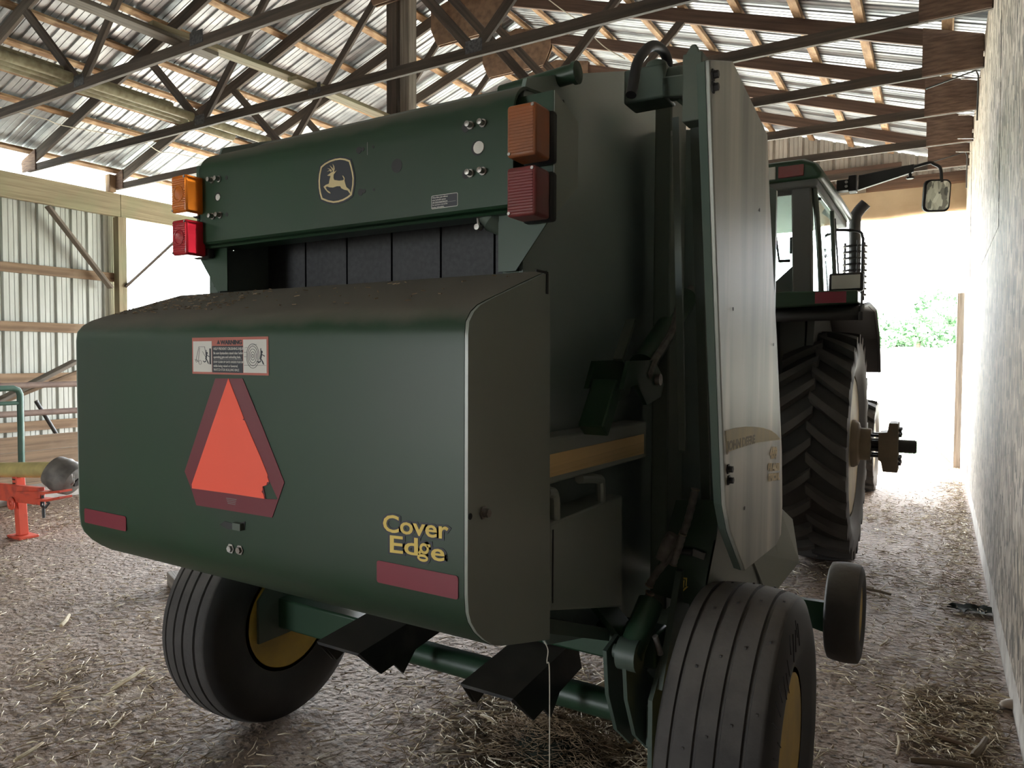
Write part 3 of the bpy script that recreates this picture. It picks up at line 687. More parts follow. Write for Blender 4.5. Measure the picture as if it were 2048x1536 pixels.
def cover_text(m, d, grow):
    fit(m, 'Cover', 768, 1062, 897, 1077, 1027, d, grow * .7)
    fit(m, 'Ed', 782, 1104, 836, 1110, 1069, d, grow * .7)
    gc = G(849.5, 1097); g2 = G(846.5, 1115.5)
    def ring(cx, cz, ra, rb, w):
        A = [(cx + (ra + w / 2 + grow) * math.cos(t * PI / 16), cz + (rb + w / 2 + grow) * math.sin(t * PI / 16)) for t in range(32)]
        B = [(cx + max(.0004, ra - w / 2 - grow) * math.cos(t * PI / 16), cz + max(.0004, rb - w / 2 - grow) * math.sin(t * PI / 16)) for t in range(32)]
        m.sheet([A, B], OG(d), X, Z, .0005)
    ring(gc[0], gc[1], .0096, .0088, .0062); ring(g2[0], g2[1], .0118, .0052, .0056)
    w_ = .0031 + grow
    def seg(a, b):
        A = Vector((a[0], a[1])); B = Vector((b[0], b[1])); t = (B - A).normalized(); n_ = Vector((-t.y, t.x)) * w_; t = t * (grow)
        m.sheet([[tuple(A - t + n_), tuple(A - t - n_), tuple(B + t - n_), tuple(B + t + n_)]], OG(d), X, Z, .0005)
    seg((gc[0] - .009, gc[1] - .006), (g2[0] - .0105, g2[1] + .008)); seg((gc[0] + .007, gc[1] + .007), (gc[0] + .0165, gc[1] + .0085))
    fit(m, 'e', 864, 1119, 889, 1122, 1083.5, d, grow * .7)
m = MB().use('decal_black'); cover_text(m, .0010, .0055); m.use('decal_yellow'); cover_text(m, .0018, 0)
o = m.build('cover_lettering', parent=cover); o['label'] = 'yellow Cover Edge lettering with dark outline'
# latch recess and bolts under the triangle
m = MB().use('black'); a = G(440, 1046); b = G(490, 1052)
m.sheet([[(a[0], a[1] - .004), (a[0] + .03, a[1] - .012), (b[0], b[1] - .010), (b[0] + .002, b[1] + .012), (a[0] + .06, a[1] + .004), (a[0] + .02, a[1] + .008)]], OG(.0008), X, Z, .001)
m.use('green_dark'); a = G(480, 1052); m.box((a[0], YG - .006, a[1]), (.03, .012, .018)); m.build('latch', parent=cover)
m = MB().use('steel')
for p in ((462, 1097), (480, 1100)):
    a = G(*p); lathe_bolt(m, (a[0], YG, a[1]), -Y_, .009, .008); m.build('bolt', parent=cover); m = MB().use('steel')
# straw crumbs lying on the cover
m = MB().use('straw_dark'); rd = random.Random(11)
for _ in range(240):
    x = rd.uniform(-2.27, -1.75) if rd.random() < .8 else rd.uniform(-1.9, -.9); t_ = rd.uniform(.05, .95)
    p = pf[17].lerp(pf[19], t_); c = Vector((x, p.y, p.z + .003)); a = rd.uniform(0, PI); l = rd.uniform(.002, .008)
    m.bar(c - Vector((math.cos(a) * l, math.sin(a) * l, -.000)), c + Vector((math.cos(a) * l, math.sin(a) * l, rd.uniform(0, .003))), .002, .002)
o = m.build('chaff_on_cover', parent=BAL); o['kind'] = 'stuff'

# -------- upper tailgate cover
YU = 1.54; UXL, UXR = -2.172, -.925
U = lambda u, v: (on_y(u, v, YU).x, on_y(u, v, YU).z)
zb_, zt_ = 1.985, 2.315
prof = [(YU + .10, zb_ + .004), (YU + .012, zb_), (YU, zb_ + .012)] + [(YU, zb_ + .1), (YU, 2.20)] + [(YU + .085 - .085 * math.cos(t * PI / 14), 2.225 + .085 * math.sin(t * PI / 14)) for t in range(1, 8)] + [(YU + .26, 2.335)]
inner = [(y + .006, z - .006) for y, z in prof]
m = MB().use('green_paint')
k = len(prof); vs = [(UXL, y, z) for y, z in prof] + [(UXR, y, z) for y, z in prof] + [(UXL, y, z) for y, z in inner] + [(UXR, y, z) for y, z in inner]
fs = [(i, i + 1, i + 1 + k, i + k) for i in range(k - 1)] + [(i + 2 * k, i + 3 * k, i + 1 + 3 * k, i + 1 + 2 * k) for i in range(k - 1)]
fs += [(i + k, i + 1 + k, i + 1 + 3 * k, i + 3 * k) for i in range(k - 1)] + [(i + 1, i, i + 2 * k, i + 1 + 2 * k) for i in range(k - 1)]
m.add(vs, fs)
m.prism([(UXL, y, z) for y, z in prof] + [(UXL, YU + .26, zb_ + .02)], (.006, 0, 0))
m.prism([(UXR - .10, y, z) for y, z in inner] + [(UXR - .10, YU + .26, zb_ + .02)], (.006, 0, 0))
ucov = m.build('upper_cover', parent=BAL, sharp=40)
OU = lambda d: Vector((0, YU - d, 0))
# leaping deer emblem
def lz(x, y): return U(330 + x / 5.12, 300 + y / 5.12)
outer = [(1600, 172), (1640, 138), (1690, 110), (1745, 92), (1800, 84), (1850, 90), (1898, 108), (1915, 165), (1930, 230), (1938, 290), (1935, 360), (1918, 462), (1880, 492), (1830, 520), (1780, 536), (1728, 543), (1670, 532), (1606, 506), (1590, 450), (1580, 390), (1577, 320), (1583, 250)]
cxl = sum(p[0] for p in outer) / len(outer); cyl_ = sum(p[1] for p in outer) / len(outer)
sc = lambda f: [lz(cxl + (x - cxl) * f, cyl_ + (y - cyl_) * f) for x, y in outer]
m = MB().use('decal_black'); m.sheet([sc(1.075)], OU(.0008), X, Z, .001)
m.use('decal_cream'); m.sheet([sc(1.0), sc(.925)], OU(.0018), X, Z, .0006)
deer = [(1666, 262), (1685, 250), (1704, 234), (1722, 226), (1742, 224), (1764, 210), (1748, 232), (1733, 252), (1730, 285), (1738, 308), (1790, 316), (1828, 311), (1838, 300), (1820, 262), (1832, 268), (1845, 290), (1843, 314), (1850, 345), (1862, 380), (1895, 408), (1908, 440), (1912, 462), (1902, 452), (1876, 416), (1840, 408), (1812, 394), (1800, 372), (1765, 372), (1725, 386), (1690, 384), (1662, 374), (1650, 386), (1668, 414), (1692, 430), (1701, 448), (1676, 438), (1646, 405), (1629, 378), (1650, 360), (1684, 346), (1690, 310), (1702, 266), (1686, 268)]
m.sheet([[lz(*p) for p in deer]], OU(.0020), X, Z, .0008)
for pl in ([(1722, 228), (1734, 225), (1742, 195), (1738, 168), (1722, 143), (1729, 172), (1730, 196)], [(1728, 208), (1722, 186), (1690, 158), (1708, 186), (1720, 210)], [(1716, 214), (1700, 198), (1666, 186), (1692, 203), (1708, 220)], [(1710, 222), (1695, 206), (1664, 222), (1694, 214), (1704, 228)]):
    m.sheet([[lz(*p) for p in pl]], OU(.0020), X, Z, .0008)
o = m.build('deer_emblem', parent=ucov); o['label'] = 'dark shield emblem with a leaping cream deer'
# instruction plate
a = U(863, 392); b = U(916, 413); a2 = U(863, 418); b2 = U(916, 385); xa, xb = a[0], b[0]; za = (a2[1] + b[1]) / 2; zt2 = (a[1] + b2[1]) / 2
def rr4(xa, za, xb, zb, r_): return arc((xb - r_, zb - r_), r_, 0, PI / 2, 4) + arc((xa + r_, zb - r_), r_, PI / 2, PI, 4) + arc((xa + r_, za + r_), r_, PI, 1.5 * PI, 4) + arc((xb - r_, za + r_), r_, 1.5 * PI, 2 * PI, 4)
m = MB().use('decal_white'); m.sheet([rr4(xa, za, xb, zt2, .004)], OU(.0008), X, Z, .0008)
m.use('decal_black'); m.sheet([rr4(xa + .0016, za + .0016, xb - .0016, zt2 - .0016, .003)], OU(.0014), X, Z, .0008)
m.use('decal_white'); hh = zt2 - za
for k, tx in enumerate(('When lifting gate without', 'using hydraulic system:', 'USE CROSS BEAM BELOW', 'See operators manual for', 'further information.')):
    m.text(tx, (xa + .004, YU - .0022, zt2 - hh * (.22 + .18 * k)), X, Z, hh * .155 if k != 2 else hh * .145, t=.0004, offset=.0001, sx=.90 if k != 2 else .86)
m.sheet([[(xa + .004, zt2 - hh * .605), (xb - .006, zt2 - hh * .605), (xb - .006, zt2 - hh * .595), (xa + .004, zt2 - hh * .595)]], OU(.0022), X, Z, .0004)
o = m.build('instruction_plate', parent=ucov); o['label'] = 'small dark instruction plate with white text'
# holes, discs and bolts
c2 = lambda x, y: U(600 + x / 2.926, y / 2.926)
m = None
def disc(m, p, r, d=.0006, n=20): MB().use('black').sheet([[(p[0] + r * math.cos(t * 2 * PI / n), p[1] + r * math.sin(t * 2 * PI / n)) for t in range(n)]], OU(d), X, Z, .0008).build('punched_hole', parent=ucov)
for p, r in (((970, 748), .012), ((972, 1020), .012), ((1040, 866), .0195), ((567, 970), .019), ((345, 880), .010), ((355, 1125), .010), ((368, 873), .006), ((376, 1118), .006), ((429, 860), .004), ((433, 1110), .004)): disc(m, c2(*p), r)
for p, r in (((630, 285), .007), ((633, 660), .007), ((540, 480), .015)): disc(m, lz(*p), r)

for p in ((1048, 864),): 
    m = MB().use('decal_white'); q = c2(*p); m.lathe((q[0], YU, q[1]), -Y_, [(0, .016), (.003, .016), (.004, 0)], 20); m.build('cover_cap', parent=ucov)
m = MB().use('decal_white'); q = lz(548, 485); m.lathe((q[0], YU, q[1]), -Y_, [(0, .011), (.003, .011), (.004, 0)], 20); m.build('cover_cap', parent=ucov)
for q in [c2(*p) for p in ((1000, 735), (1072, 722), (1000, 1015), (1072, 1003))] + [lz(*p) for p in ((485, 310), (557, 298), (495, 680), (568, 668))]:
    m = MB().use('steel'); m.lathe((q[0], YU, q[1]), -Y_, [(0, .011), (.004, .011), (.004, .0075), (.02, .0075), (.021, 0)], 10); m.build('bolt', parent=ucov)
m = MB().use('decal_grey'); q = c2(395, 870); m.box((q[0], YU - .0004, q[1]), (.002, .0008, .036)); m.build('scratch', parent=ucov)

# -------- tail lamps on their plates
def plate(xin, xout, side):
    y = 1.585; m = MB().use('green')
    sx = lambda o_: XC + side * o_
    hq = on_y(414, 566, y); lo_ = [(sx(.545), 1.835), (sx(.598), 1.835), (sx(.705), 1.97), (sx(.705), 2.275), (sx(.545), 2.275)]
    m.sheet([lo_], (0, y, 0), X, Z, .004)
    o = m.build('lamp_plate', parent=BAL)
    m = MB().use('green_side'); x = sx(.705); m.prism([(x, y, 1.965), (x, y, 2.275), (x + side * .012, y + .11, 2.225), (x + side * .012, y + .11, 2.055)], (side * .003, 0, 0)); m.build('plate_flange', parent=o)
    return o
for side in (1, -1):
    pl = plate(0, 0, side)
    for nm, mt, z0, z1 in (('amber_lamp', 'amber', 2.092, 2.216), ('red_lamp', 'red', 1.950, 2.068)):
        cxl_ = XC + side * .674 if side > 0 else XC - .652; w_ = .080
        body = MB().use('black'); body.box((cxl_ + .001, 1.570, (z0 + z1) / 2), (w_ + .007, .028, z1 - z0 + .004)); bo = body.build(nm + '_housing', parent=pl, bevel=.008)
        lm = (mt + '_dusty') if side > 0 else (mt if mt == 'amber' else 'red_lens')
        m = MB().use(lm); m.box((cxl_, 1.515, (z0 + z1) / 2), (w_, .076, z1 - z0)); le = m.build('lens', parent=bo, bevel=.008, seg=3)
        m = MB().use(lm)
        n = 15
        for k in range(n):
            zz = z0 + .010 + (z1 - z0 - .02) * k / (n - 1); m.path([(cxl_ - w_ / 2 + .007, 1.4775, zz), (cxl_ + w_ / 2 - .007, 1.4775, zz)], .0022, 6)
        if side < 0: m.lathe((cxl_, 1.478, (z0 + z1) / 2), -Y_, [(0, .028), (.003, .027), (.004, .022), (.002, .02), (.004, .010), (.004, 0)], 24)
        m.build('lens_rib', parent=bo)
        m = MB().use('steel')
        for (a, b) in ((-1, -1), (1, 1)): m.lathe((cxl_ + a * (w_ / 2 - .008), 1.477, (z0 if b < 0 else z1) - b * .008), -Y_, [(0, .004), (.003, .004), (.003, 0)], 8)
        m.build('lens_screw', parent=bo)
# hose stub and knob under the upper cover
m = MB().use('green_dark'); c = on_y(988, 440, 1.60); m.path([c + Vector((-.02, 0, .02)), c, c + Vector((.03, .02, -.03))], [.03, .035, .02], 14); m.build('latch_roller', parent=BAL)
m = MB().use('steel'); c = on_y(955, 430, 1.58); m.tube(c, c + Vector((.004, 0, -.03)), .004); m.lathe(c + Vector((.01, 0, -.035)), -Y_, [(0, .008), (.02, .008), (.02, 0)], 10); m.build('latch_pin', parent=BAL)

# -------- gate walls and bale chamber
tp = [on_x(u, v, -.942) for u, v in ((1046, 158), (1100, 152), (1180, 147), (1265, 142), (1300, 141))]
prof = [(1.60, .98), (1.60, 2.29)] + [(p.y, p.z) for p in tp] + [(tp[-1].y + .12, tp[-1].z - .02), (2.95, 2.60), (3.0, 2.35), (3.15, 2.0), (3.2, 1.4), (3.1, .75), (2.3, .66), (1.75, .80)]
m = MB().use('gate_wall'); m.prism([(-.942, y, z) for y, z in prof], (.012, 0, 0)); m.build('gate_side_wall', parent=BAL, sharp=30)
# the other side wall has three holes that daylight shines through
hol = [on_x(u, v, -2.15) for u, v in ((466, 497), (439, 510), (414, 566))]
m = MB().use('gate_wall'); lp = [(y, z) for y, z in prof]
m.sheet([lp] + [[(h.y + .009 * math.cos(t * PI / 6), h.z + .009 * math.sin(t * PI / 6)) for t in range(12)] for h in hol[:2]], (-2.15, 0, 0), Y_, Z, .01); m.build('gate_side_wall', parent=BAL, sharp=30)
BXL, BXR = -2.14, -.945
inner = [(1.86, 1.0), (1.80, 1.55), (1.80, 2.22), (1.90, 2.33), (2.13, 2.44), (2.45, 2.48), (2.75, 2.44), (2.95, 2.3), (3.1, 1.9), (3.1, 1.2), (3.0, .85), (2.3, .72)]
m = MB().use('belt'); nb = 6; wb = (BXR - BXL) / nb
for k in range(nb): m.prism([(BXL + k * wb + .004, y, z) for y, z in inner], (wb - .008, 0, 0))
ch = m.build('bale_belt', parent=BAL, sharp=30); ch['label'] = 'dark belts across the bale chamber opening'
m = MB().use('green_dark'); m.prism([(BXL, y + .03, z - .03 if z > 1.6 else z + .03) for y, z in inner], (BXR - BXL, 0, 0)); m.build('chamber_core', parent=BAL)
# strips of the gate frame either side of the opening
for x, mt in ((-.97, 'green'), (-2.185, 'green_dark')):
    m = MB().use(mt); m.box((x + .0, 1.63, 1.93), (.055, .05, .36)); o = m.build('gate_post', parent=BAL, bevel=.004)
    m = MB().use('green_dark'); 
    for zz in (1.935, 1.865): m.lathe((x, 1.605, zz), -Y_, [(0, .010), (.004, .010), (.006, 0)], 10)
    m.build('bolt', parent=o)
# top: roller, cross tube and top sheet edge
m = MB().use('green'); m.path([(-1.12, 1.80, 2.385), (-.885, 1.80, 2.40)], .026, 18); m.lathe((-.885, 1.80, 2.40), X, [(0, .031), (.012, .031), (.012, .018), (.014, .012), (.014, 0)], 20); m.build('top_roller', parent=BAL)
m = MB().use('green_dark'); m.prism([(-2.2, 1.60, 2.29), (-2.2, 1.80, 2.40), (-2.2, 2.13, 2.50), (-2.2, 2.45, 2.54), (-2.2, 2.45, 2.52), (-2.2, 2.13, 2.48), (-2.2, 1.8, 2.38), (-2.2, 1.62, 2.28)], (1.27, 0, 0)); m.build('top_sheet', parent=BAL, sharp=30)
m = MB().use('steel_dark'); m.tube((-.99, 1.66, 2.255), (-.88, 1.72, 2.275), .022); m.lathe((-.885, 1.715, 2.272), (.85, .5, .1), [(0, .027), (.012, .027), (.012, 0)], 14); m.build('gate_spring', parent=BAL)

# -------- inner frame at the side: pillar, hinge block, arm, hinge
XS = -.845
def px(u, v, x): return on_x(u, v, x)
a = px(1300, 300, -.80)
m = MB().use('green_dark')
m.box((-.815, 2.42, 1.62), (.06, .16, 1.75)); m.build('frame_pillar', parent=BAL, bevel=.006)
m = MB().use('green_dark'); c = px(1313, 175, -.74)
m.box(c + Vector((-.02, 0, 0)), (.13, .10, .10)); m.lathe(c + Vector((.04, 0, .0)), X, [(0, .048), (.04, .048), (.05, .038), (.05, 0)], 24); m.lathe(c + Vector((.0, 0, .04)), Z, [(0, .035), (.03, .032), (.038, .015), (.038, 0)], 16); hb = m.build('hinge_block', parent=BAL, bevel=.008)
h_ = [px(u, v, -.74) for u, v in ((1262, 190), (1268, 160), (1274, 128), (1288, 104), (1304, 92), (1320, 96), (1332, 112), (1337, 135), (1338, 165), (1338, 195))]
m = MB().use('black'); m.path(sm(h_, 5), .015, 12); m.build('hose_loop', parent=BAL)
m = MB().use('green_dark'); a = px(1335, 176, -.70); b = px(1416, 168, -.53); m.bar(a, b, .05, .055); m.build('shield_arm', parent=BAL, bevel=.004)
m = MB().use('green_dark'); a = px(1391, 165, -.55); m.box(a + Vector((0, 0, -.02)), (.05, .06, .17)); m.prism([a + Vector((-.02, -.03, .06)), a + Vector((.02, -.03, .06)), a + Vector((.008, -.03, .085)), a + Vector((-.004, -.03, .085))], (0, .02, 0)); o = m.build('shield_hinge', parent=BAL, bevel=.003)
m = MB().use('rim_yellow'); MATS['rust'] = MATS['pipe_rust']; m = MB().use('rust')
for k in range(4): m.lathe(px(1406, 140 + k * 17, -.53), -Z, [(0, .009), (.022, .009), (.024, .006), (.024, 0)], 10)
m.build('hinge_pin', parent=o)
m = MB().use('green_dark'); p0 = px(1350, 192, -.70); p1 = px(1400, 232, -.56); m.bar(p0, p1, .01, .012); p2 = px(1392, 215, -.56); m.box(p2, (.05, .03, .05)); m.build('hinge_brace', parent=BAL)
# chains, guides and gearing behind the shield
m = MB().use('green_dark')
for (u0, v0, u1, v1, w_) in ((1390, 215, 1412, 1000, .03), (1352, 235, 1365, 900, .02)):
    a = px(u0, v0, -.66); b = px(u1, v1, -.66); m.bar(a, b, .012, w_, up=(1, 0, 0))
m.build('inner_guide', parent=BAL)
m = MB().use('gate_wall'); m.prism([(-.945, 2.62, .80), (-.50, 2.62, .95), (-.50, 2.62, 2.20), (-.60, 2.62, 2.26), (-.70, 2.62, 2.44), (-.945, 2.62, 2.48)], (0, .02, 0)); m.build('front_bulkhead', parent=BAL)
m = MB().use('decal_grey'); 
for (u, v, w_, h2) in ((1345, 268, .02, .014), (1392, 256, .010, .012)): 
    c = px(u, v, -.70); m.box(c, (.004, w_, h2))
m.build('worn_sticker', parent=BAL)
# gate cylinder, its bracket and link
xk = -.80
p0 = px(1272, 752, xk); p1 = px(1420, 520, xk)
m = MB().use('green'); d = (p1 - p0).normalized(); m.lathe(p0 + d * .06, d, [(0, .044), (.015, .046), (.02, .040), (.50, .040), (.50, .0)], 24); m.use('steel'); m.tube(p0 + d * .5, p1 + d * .1, .018); m.build('gate_cylinder', parent=BAL)
m = MB().use('green'); q = [px(u, v, xk - .02) for u, v in ((1205, 722), (1258, 720), (1272, 745), (1278, 768), (1272, 792), (1242, 808), (1222, 768), (1190, 778))]
m.prism([Vector((xk - .055, p.y, p.z)) for p in q], (.012, 0, 0)); m.prism([Vector((xk + .05, p.y, p.z)) for p in q], (.012, 0, 0)); o = m.build('cylinder_bracket', parent=BAL)
m = MB().use('steel'); m.lathe(Vector((xk + .06, p0.y + .01, p0.z - .01)), X, [(0, .018), (.016, .018), (.016, 0)], 12); m.build('pivot_pin', parent=o)
a = px(1186, 862, xk); b = px(1215, 768, xk)
m = MB().use('green'); m.bar(a, b, .05, .075, up=(1, 0, 0)); m.build('gate_link', parent=BAL, bevel=.005)
m = MB().use('green_dark'); m.bar(px(1236, 720, -.83), px(1262, 640, -.83), .012, .03, up=(1, 0, 0)); m.build('stiffener', parent=BAL)
m = MB().use('hose'); a = px(1275, 760, -.74); m.path(sm([px(u, v, -.74) for u, v in ((1296, 752), (1308, 722), (1322, 700), (1345, 660), (1360, 600))]), .012, 10); m.build('cylinder_hose', parent=BAL)

# -------- box beam with the yellow strip
xb0 = -.842
za, zb2 = 1.340, 1.388
m = MB().use('green_side'); P0, P1, P2, P3 = [on_x(u, v, xb0) for u, v in ((1097, 957), (1288, 907), (1288, 868), (1097, 912))]
m.prism([P0 + Vector((-.002, -.1, -.016)), P1 + Vector((-.002, .03, -.016)), P2 + Vector((-.002, .03, .042)), P3 + Vector((-.002, -.1, .046))], (-.08, 0, 0)); bm_ = m.build('side_beam', parent=BAL, bevel=.006)
m = MB().use('stripe_bar'); m.prism([P0 + Vector((-.002, -.05, .003)), P1 + Vector((-.002, 0, 0)), P2 + Vector((-.002, 0, 0)), P3 + Vector((-.002, -.05, .003))], (.002, 0, 0)); o = m.build('yellow_strip', parent=bm_); o['label'] = 'faded yellow strip along the beam'
# -------- green side box with its two hooks
m = MB().use('green_side'); bx = -.838; B0, B1, B2, B3 = [on_x(u, v, bx) for u, v in ((1100, 1222), (1245, 1214), (1245, 990), (1100, 1048))]
m.prism([B0, B1, B2, B3], (-.095, 0, 0)); o = m.build('side_box', parent=BAL, bevel=.006)
m = MB().use('black'); m.box((bx + .0012, B0.y + .012, (B0.z + B3.z) / 2), (.0015, .005, .19)); m.build('box_seam', parent=o)
for (u0, u1, v0, v1) in ((1162, 1205, 958, 1000), (1096, 1113, 985, 1040)):
    a = px(u0, v0, -.85); b = px(u1, v0 + 5, -.85); c = px(u1, v1, -.85)
    m = MB().use('green_side'); m.path(sm([Vector((-.855, a.y, a.z)), Vector((-.855, b.y - .03, b.z + .012)), Vector((-.855, b.y, b.z - .01)), Vector((-.855, b.y, c.z - .06))], 5), .014, 10); m.build('box_hook', parent=o)

# -------- big hinged side shields
shp = [(1420, 119), (1466, 122), (1478, 148), (1535, 268), (1540, 400), (1555, 700), (1564, 900), (1565, 1010), (1562, 1070), (1553, 1090), (1490, 1142), (1461, 1062), (1452, 1010), (1449, 950), (1440, 700), (1430, 420)]
sv = [on_x(u, v, -.45) for u, v in shp]
m = MB().use('shield'); m.prism(sv, (-.012, 0, 0)); shield = m.build('side_shield', parent=BAL, bevel=.003, sharp=40); shield['label'] = 'tall pale weathered side shield with a faded yellow decal'
m = MB().use('green_dark'); rear = [sv[0]] + sv[:9:-1]
for a, b in zip(rear[:-1], rear[1:]):
    m.prism([a + Vector((-.012, 0, 0)), b + Vector((-.012, 0, 0)), b + Vector((-.034, .012, 0)), a + Vector((-.034, .012, 0))], (0, .006, 0))
m.build('shield_flange', parent=shield)
for (u, v) in ((1425, 150), (1425, 175), (1455, 938), (1456, 960)):
    m = MB().use('black'); c = on_x(u, v, -.45); lathe_bolt(m, c, X, .009, .014); m.build('bolt', parent=shield)
for (u, v) in ((1547, 689), (1489, 1016), (1466, 618), (1519, 420)): MB().use('black').lathe(on_x(u, v, -.449), X, [(0, .005), (.001, .005), (.001, 0)], 10).build('punched_hole', parent=shield)
# the faded swoosh and lettering on it
sx_ = lambda x, y: (on_x(1380 + x / 3.842, 800 + y / 3.84, -.45).y, on_x(1380 + x / 3.842, 800 + y / 3.84, -.45).z)
OS = lambda d: Vector((-.45 + d, 0, 0))
m = MB().use('faded_yellow')
m.sheet([[sx_(*p) for p in ((272, 238), (340, 216), (420, 205), (500, 206), (560, 214), (620, 234), (665, 266), (694, 305), (620, 312), (540, 322), (460, 340), (380, 366), (280, 402))]], OS(.0008), Y_, Z, .001)
def fit_s(body, x0, y0, x1, y1, ytop, t=.0006, off=.0015):
    p0, p1, pt = sx_(x0, y0), sx_(x1, y1), sx_(x0, ytop); size = (pt[1] - p0[1]) / .73
    cu = bpy.data.curves.new('tmp', 'FONT'); cu.body = body; cu.size = size; ob = bpy.data.objects.new('tmp', cu); me = ob.to_mesh()
    xa = min(v.co.x for v in me.vertices); w_ = max(v.co.x for v in me.vertices) - xa; ob.to_mesh_clear(); bpy.data.objects.remove(ob); bpy.data.curves.remove(cu)
    sx = (p1[0] - p0[0]) / w_; m.text(body, (-.4486, p0[0] - xa * sx, p0[1]), Vector((0, 1, (p1[1] - p0[1]) / (p1[0] - p0[0]))), Z, size, t=t, offset=off, sx=sx)
m.use('faded_ink'); fit_s('JOHN DEERE', 280, 392, 494, 330, 318)
m.use('decal_cream'); fit_s('459', 612, 446, 664, 442, 362, off=.003); fit_s('SILAGE', 598, 540, 682, 534, 490, off=.003); fit_s('SPECIAL', 600, 618, 684, 606, 570, off=.003)
a = sx_(285, 392); b = sx_(495, 330)
o = m.build('faded_decal', parent=shield); o['label'] = 'sun-faded yellow swoosh decal with pale lettering'

# -------- lower frame by the wheel: plate with the arrow, pale flared guard
ya = 2.26
q = [on_y(u, v, ya) for u, v in ((1300, 1185), (1405, 1216), (1432, 1080), (1440, 1000), (1352, 1000))]
m = MB().use('green'); m.prism(q, (0, .012, 0)); ap = m.build('frame_plate', parent=BAL)
A_ = lambda x, y: (on_y(1240 + x / 5.12, 950 + y / 5.12, ya).x, on_y(1240 + x / 5.12, 950 + y / 5.12, ya).z)
arrow = [(650, 1048), (688, 1052), (682, 1140), (700, 1144), (632, 1206), (588, 1130), (618, 1132), (622, 1068), (640, 1070)]
cxa = sum(p[0] for p in arrow) / len(arrow); cya = sum(p[1] for p in arrow) / len(arrow)
m = MB().use('decal_yellow'); m.sheet([[A_(*p) for p in arrow], [A_(cxa + (x - cxa) * .70, cya + (y - cya) * .74) for x, y in arrow]], (0, ya - .001, 0), X, Z, .001)
m.sheet([[A_(*p) for p in ((642, 1078), (664, 1078), (660, 1092), (656, 1150), (644, 1160), (640, 1140), (646, 1092))]], (0, ya - .001, 0), X, Z, .001); o = m.build('arrow_decal', parent=ap); o['label'] = 'yellow outlined downward arrow'
m = MB().use('decal_grey'); a = on_y(1385, 1104, ya - .01); b = on_y(1410, 1113, ya - .01); m.bar(a, b, .01, .022); m.use('steel_dark'); c = on_y(1372, 1104, ya - .02); m.tube(c + Vector((-.05, 0, 0)), c + Vector((.02, 0, 0)), .010); m.build('hose_clip', parent=ap)
e = [on_x(u, v, q[1].x) for u, v in ((1405, 1216),)]
xg = q[1].x
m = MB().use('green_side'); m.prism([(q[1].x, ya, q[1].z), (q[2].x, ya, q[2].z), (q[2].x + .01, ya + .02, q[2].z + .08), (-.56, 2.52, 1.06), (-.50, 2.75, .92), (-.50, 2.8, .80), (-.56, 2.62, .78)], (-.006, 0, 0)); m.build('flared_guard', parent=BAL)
m = MB().use('green_side'); m.prism([(-.545, 2.50, .95), (-.50, 2.78, 1.06), (-.48, 2.95, .98), (-.46, 3.0, .80), (-.52, 2.72, .72)], (-.006, 0, 0)); m.build('pickup_guard', parent=BAL)
# hydraulic hoses wrapped in spiral guard
def spiral_hose(pts, r, nm):
    m = MB().use('hose'); P_ = sm([Vector(p) for p in pts], 8); r *= .72; rs = [r * (1.0 + (.07 if (i % 4) < 2 else -.04)) for i in range(len(P_))]; m.path(P_, rs, 10)
    o = m.build(nm, parent=BAL, sharp=60)
    for i0 in (0, len(P_) - 2): MB().use('hub_dusty').path([P_[i0], P_[i0 + 1]], r * 1.25, 8).build('hose_collar', parent=o)
yh = 2.14
spiral_hose([on_y(u, v, yh) for u, v in ((1391, 978), (1386, 1000), (1378, 1032), (1368, 1062), (1350, 1092), (1332, 1122), (1310, 1150), (1298, 1172))], .016, 'wrapped_hose')
spiral_hose([on_y(u, v, yh - .05) for u, v in ((1366, 1068), (1360, 1090), (1352, 1112), (1346, 1130))], .014, 'wrapped_hose')
spiral_hose([on_y(u, v, yh - .03) for u, v in ((1300, 1185), (1288, 1210), (1270, 1235), (1255, 1258), (1250, 1272))], .017, 'wrapped_hose')
m = MB().use('hose'); a = on_y(1345, 1068, yh - .02); b = on_y(1322, 1118, yh - .02); m.path([a, a.lerp(b, .4), b], [.016, .021, .018], 12); m.build('hose_coupling', parent=BAL)

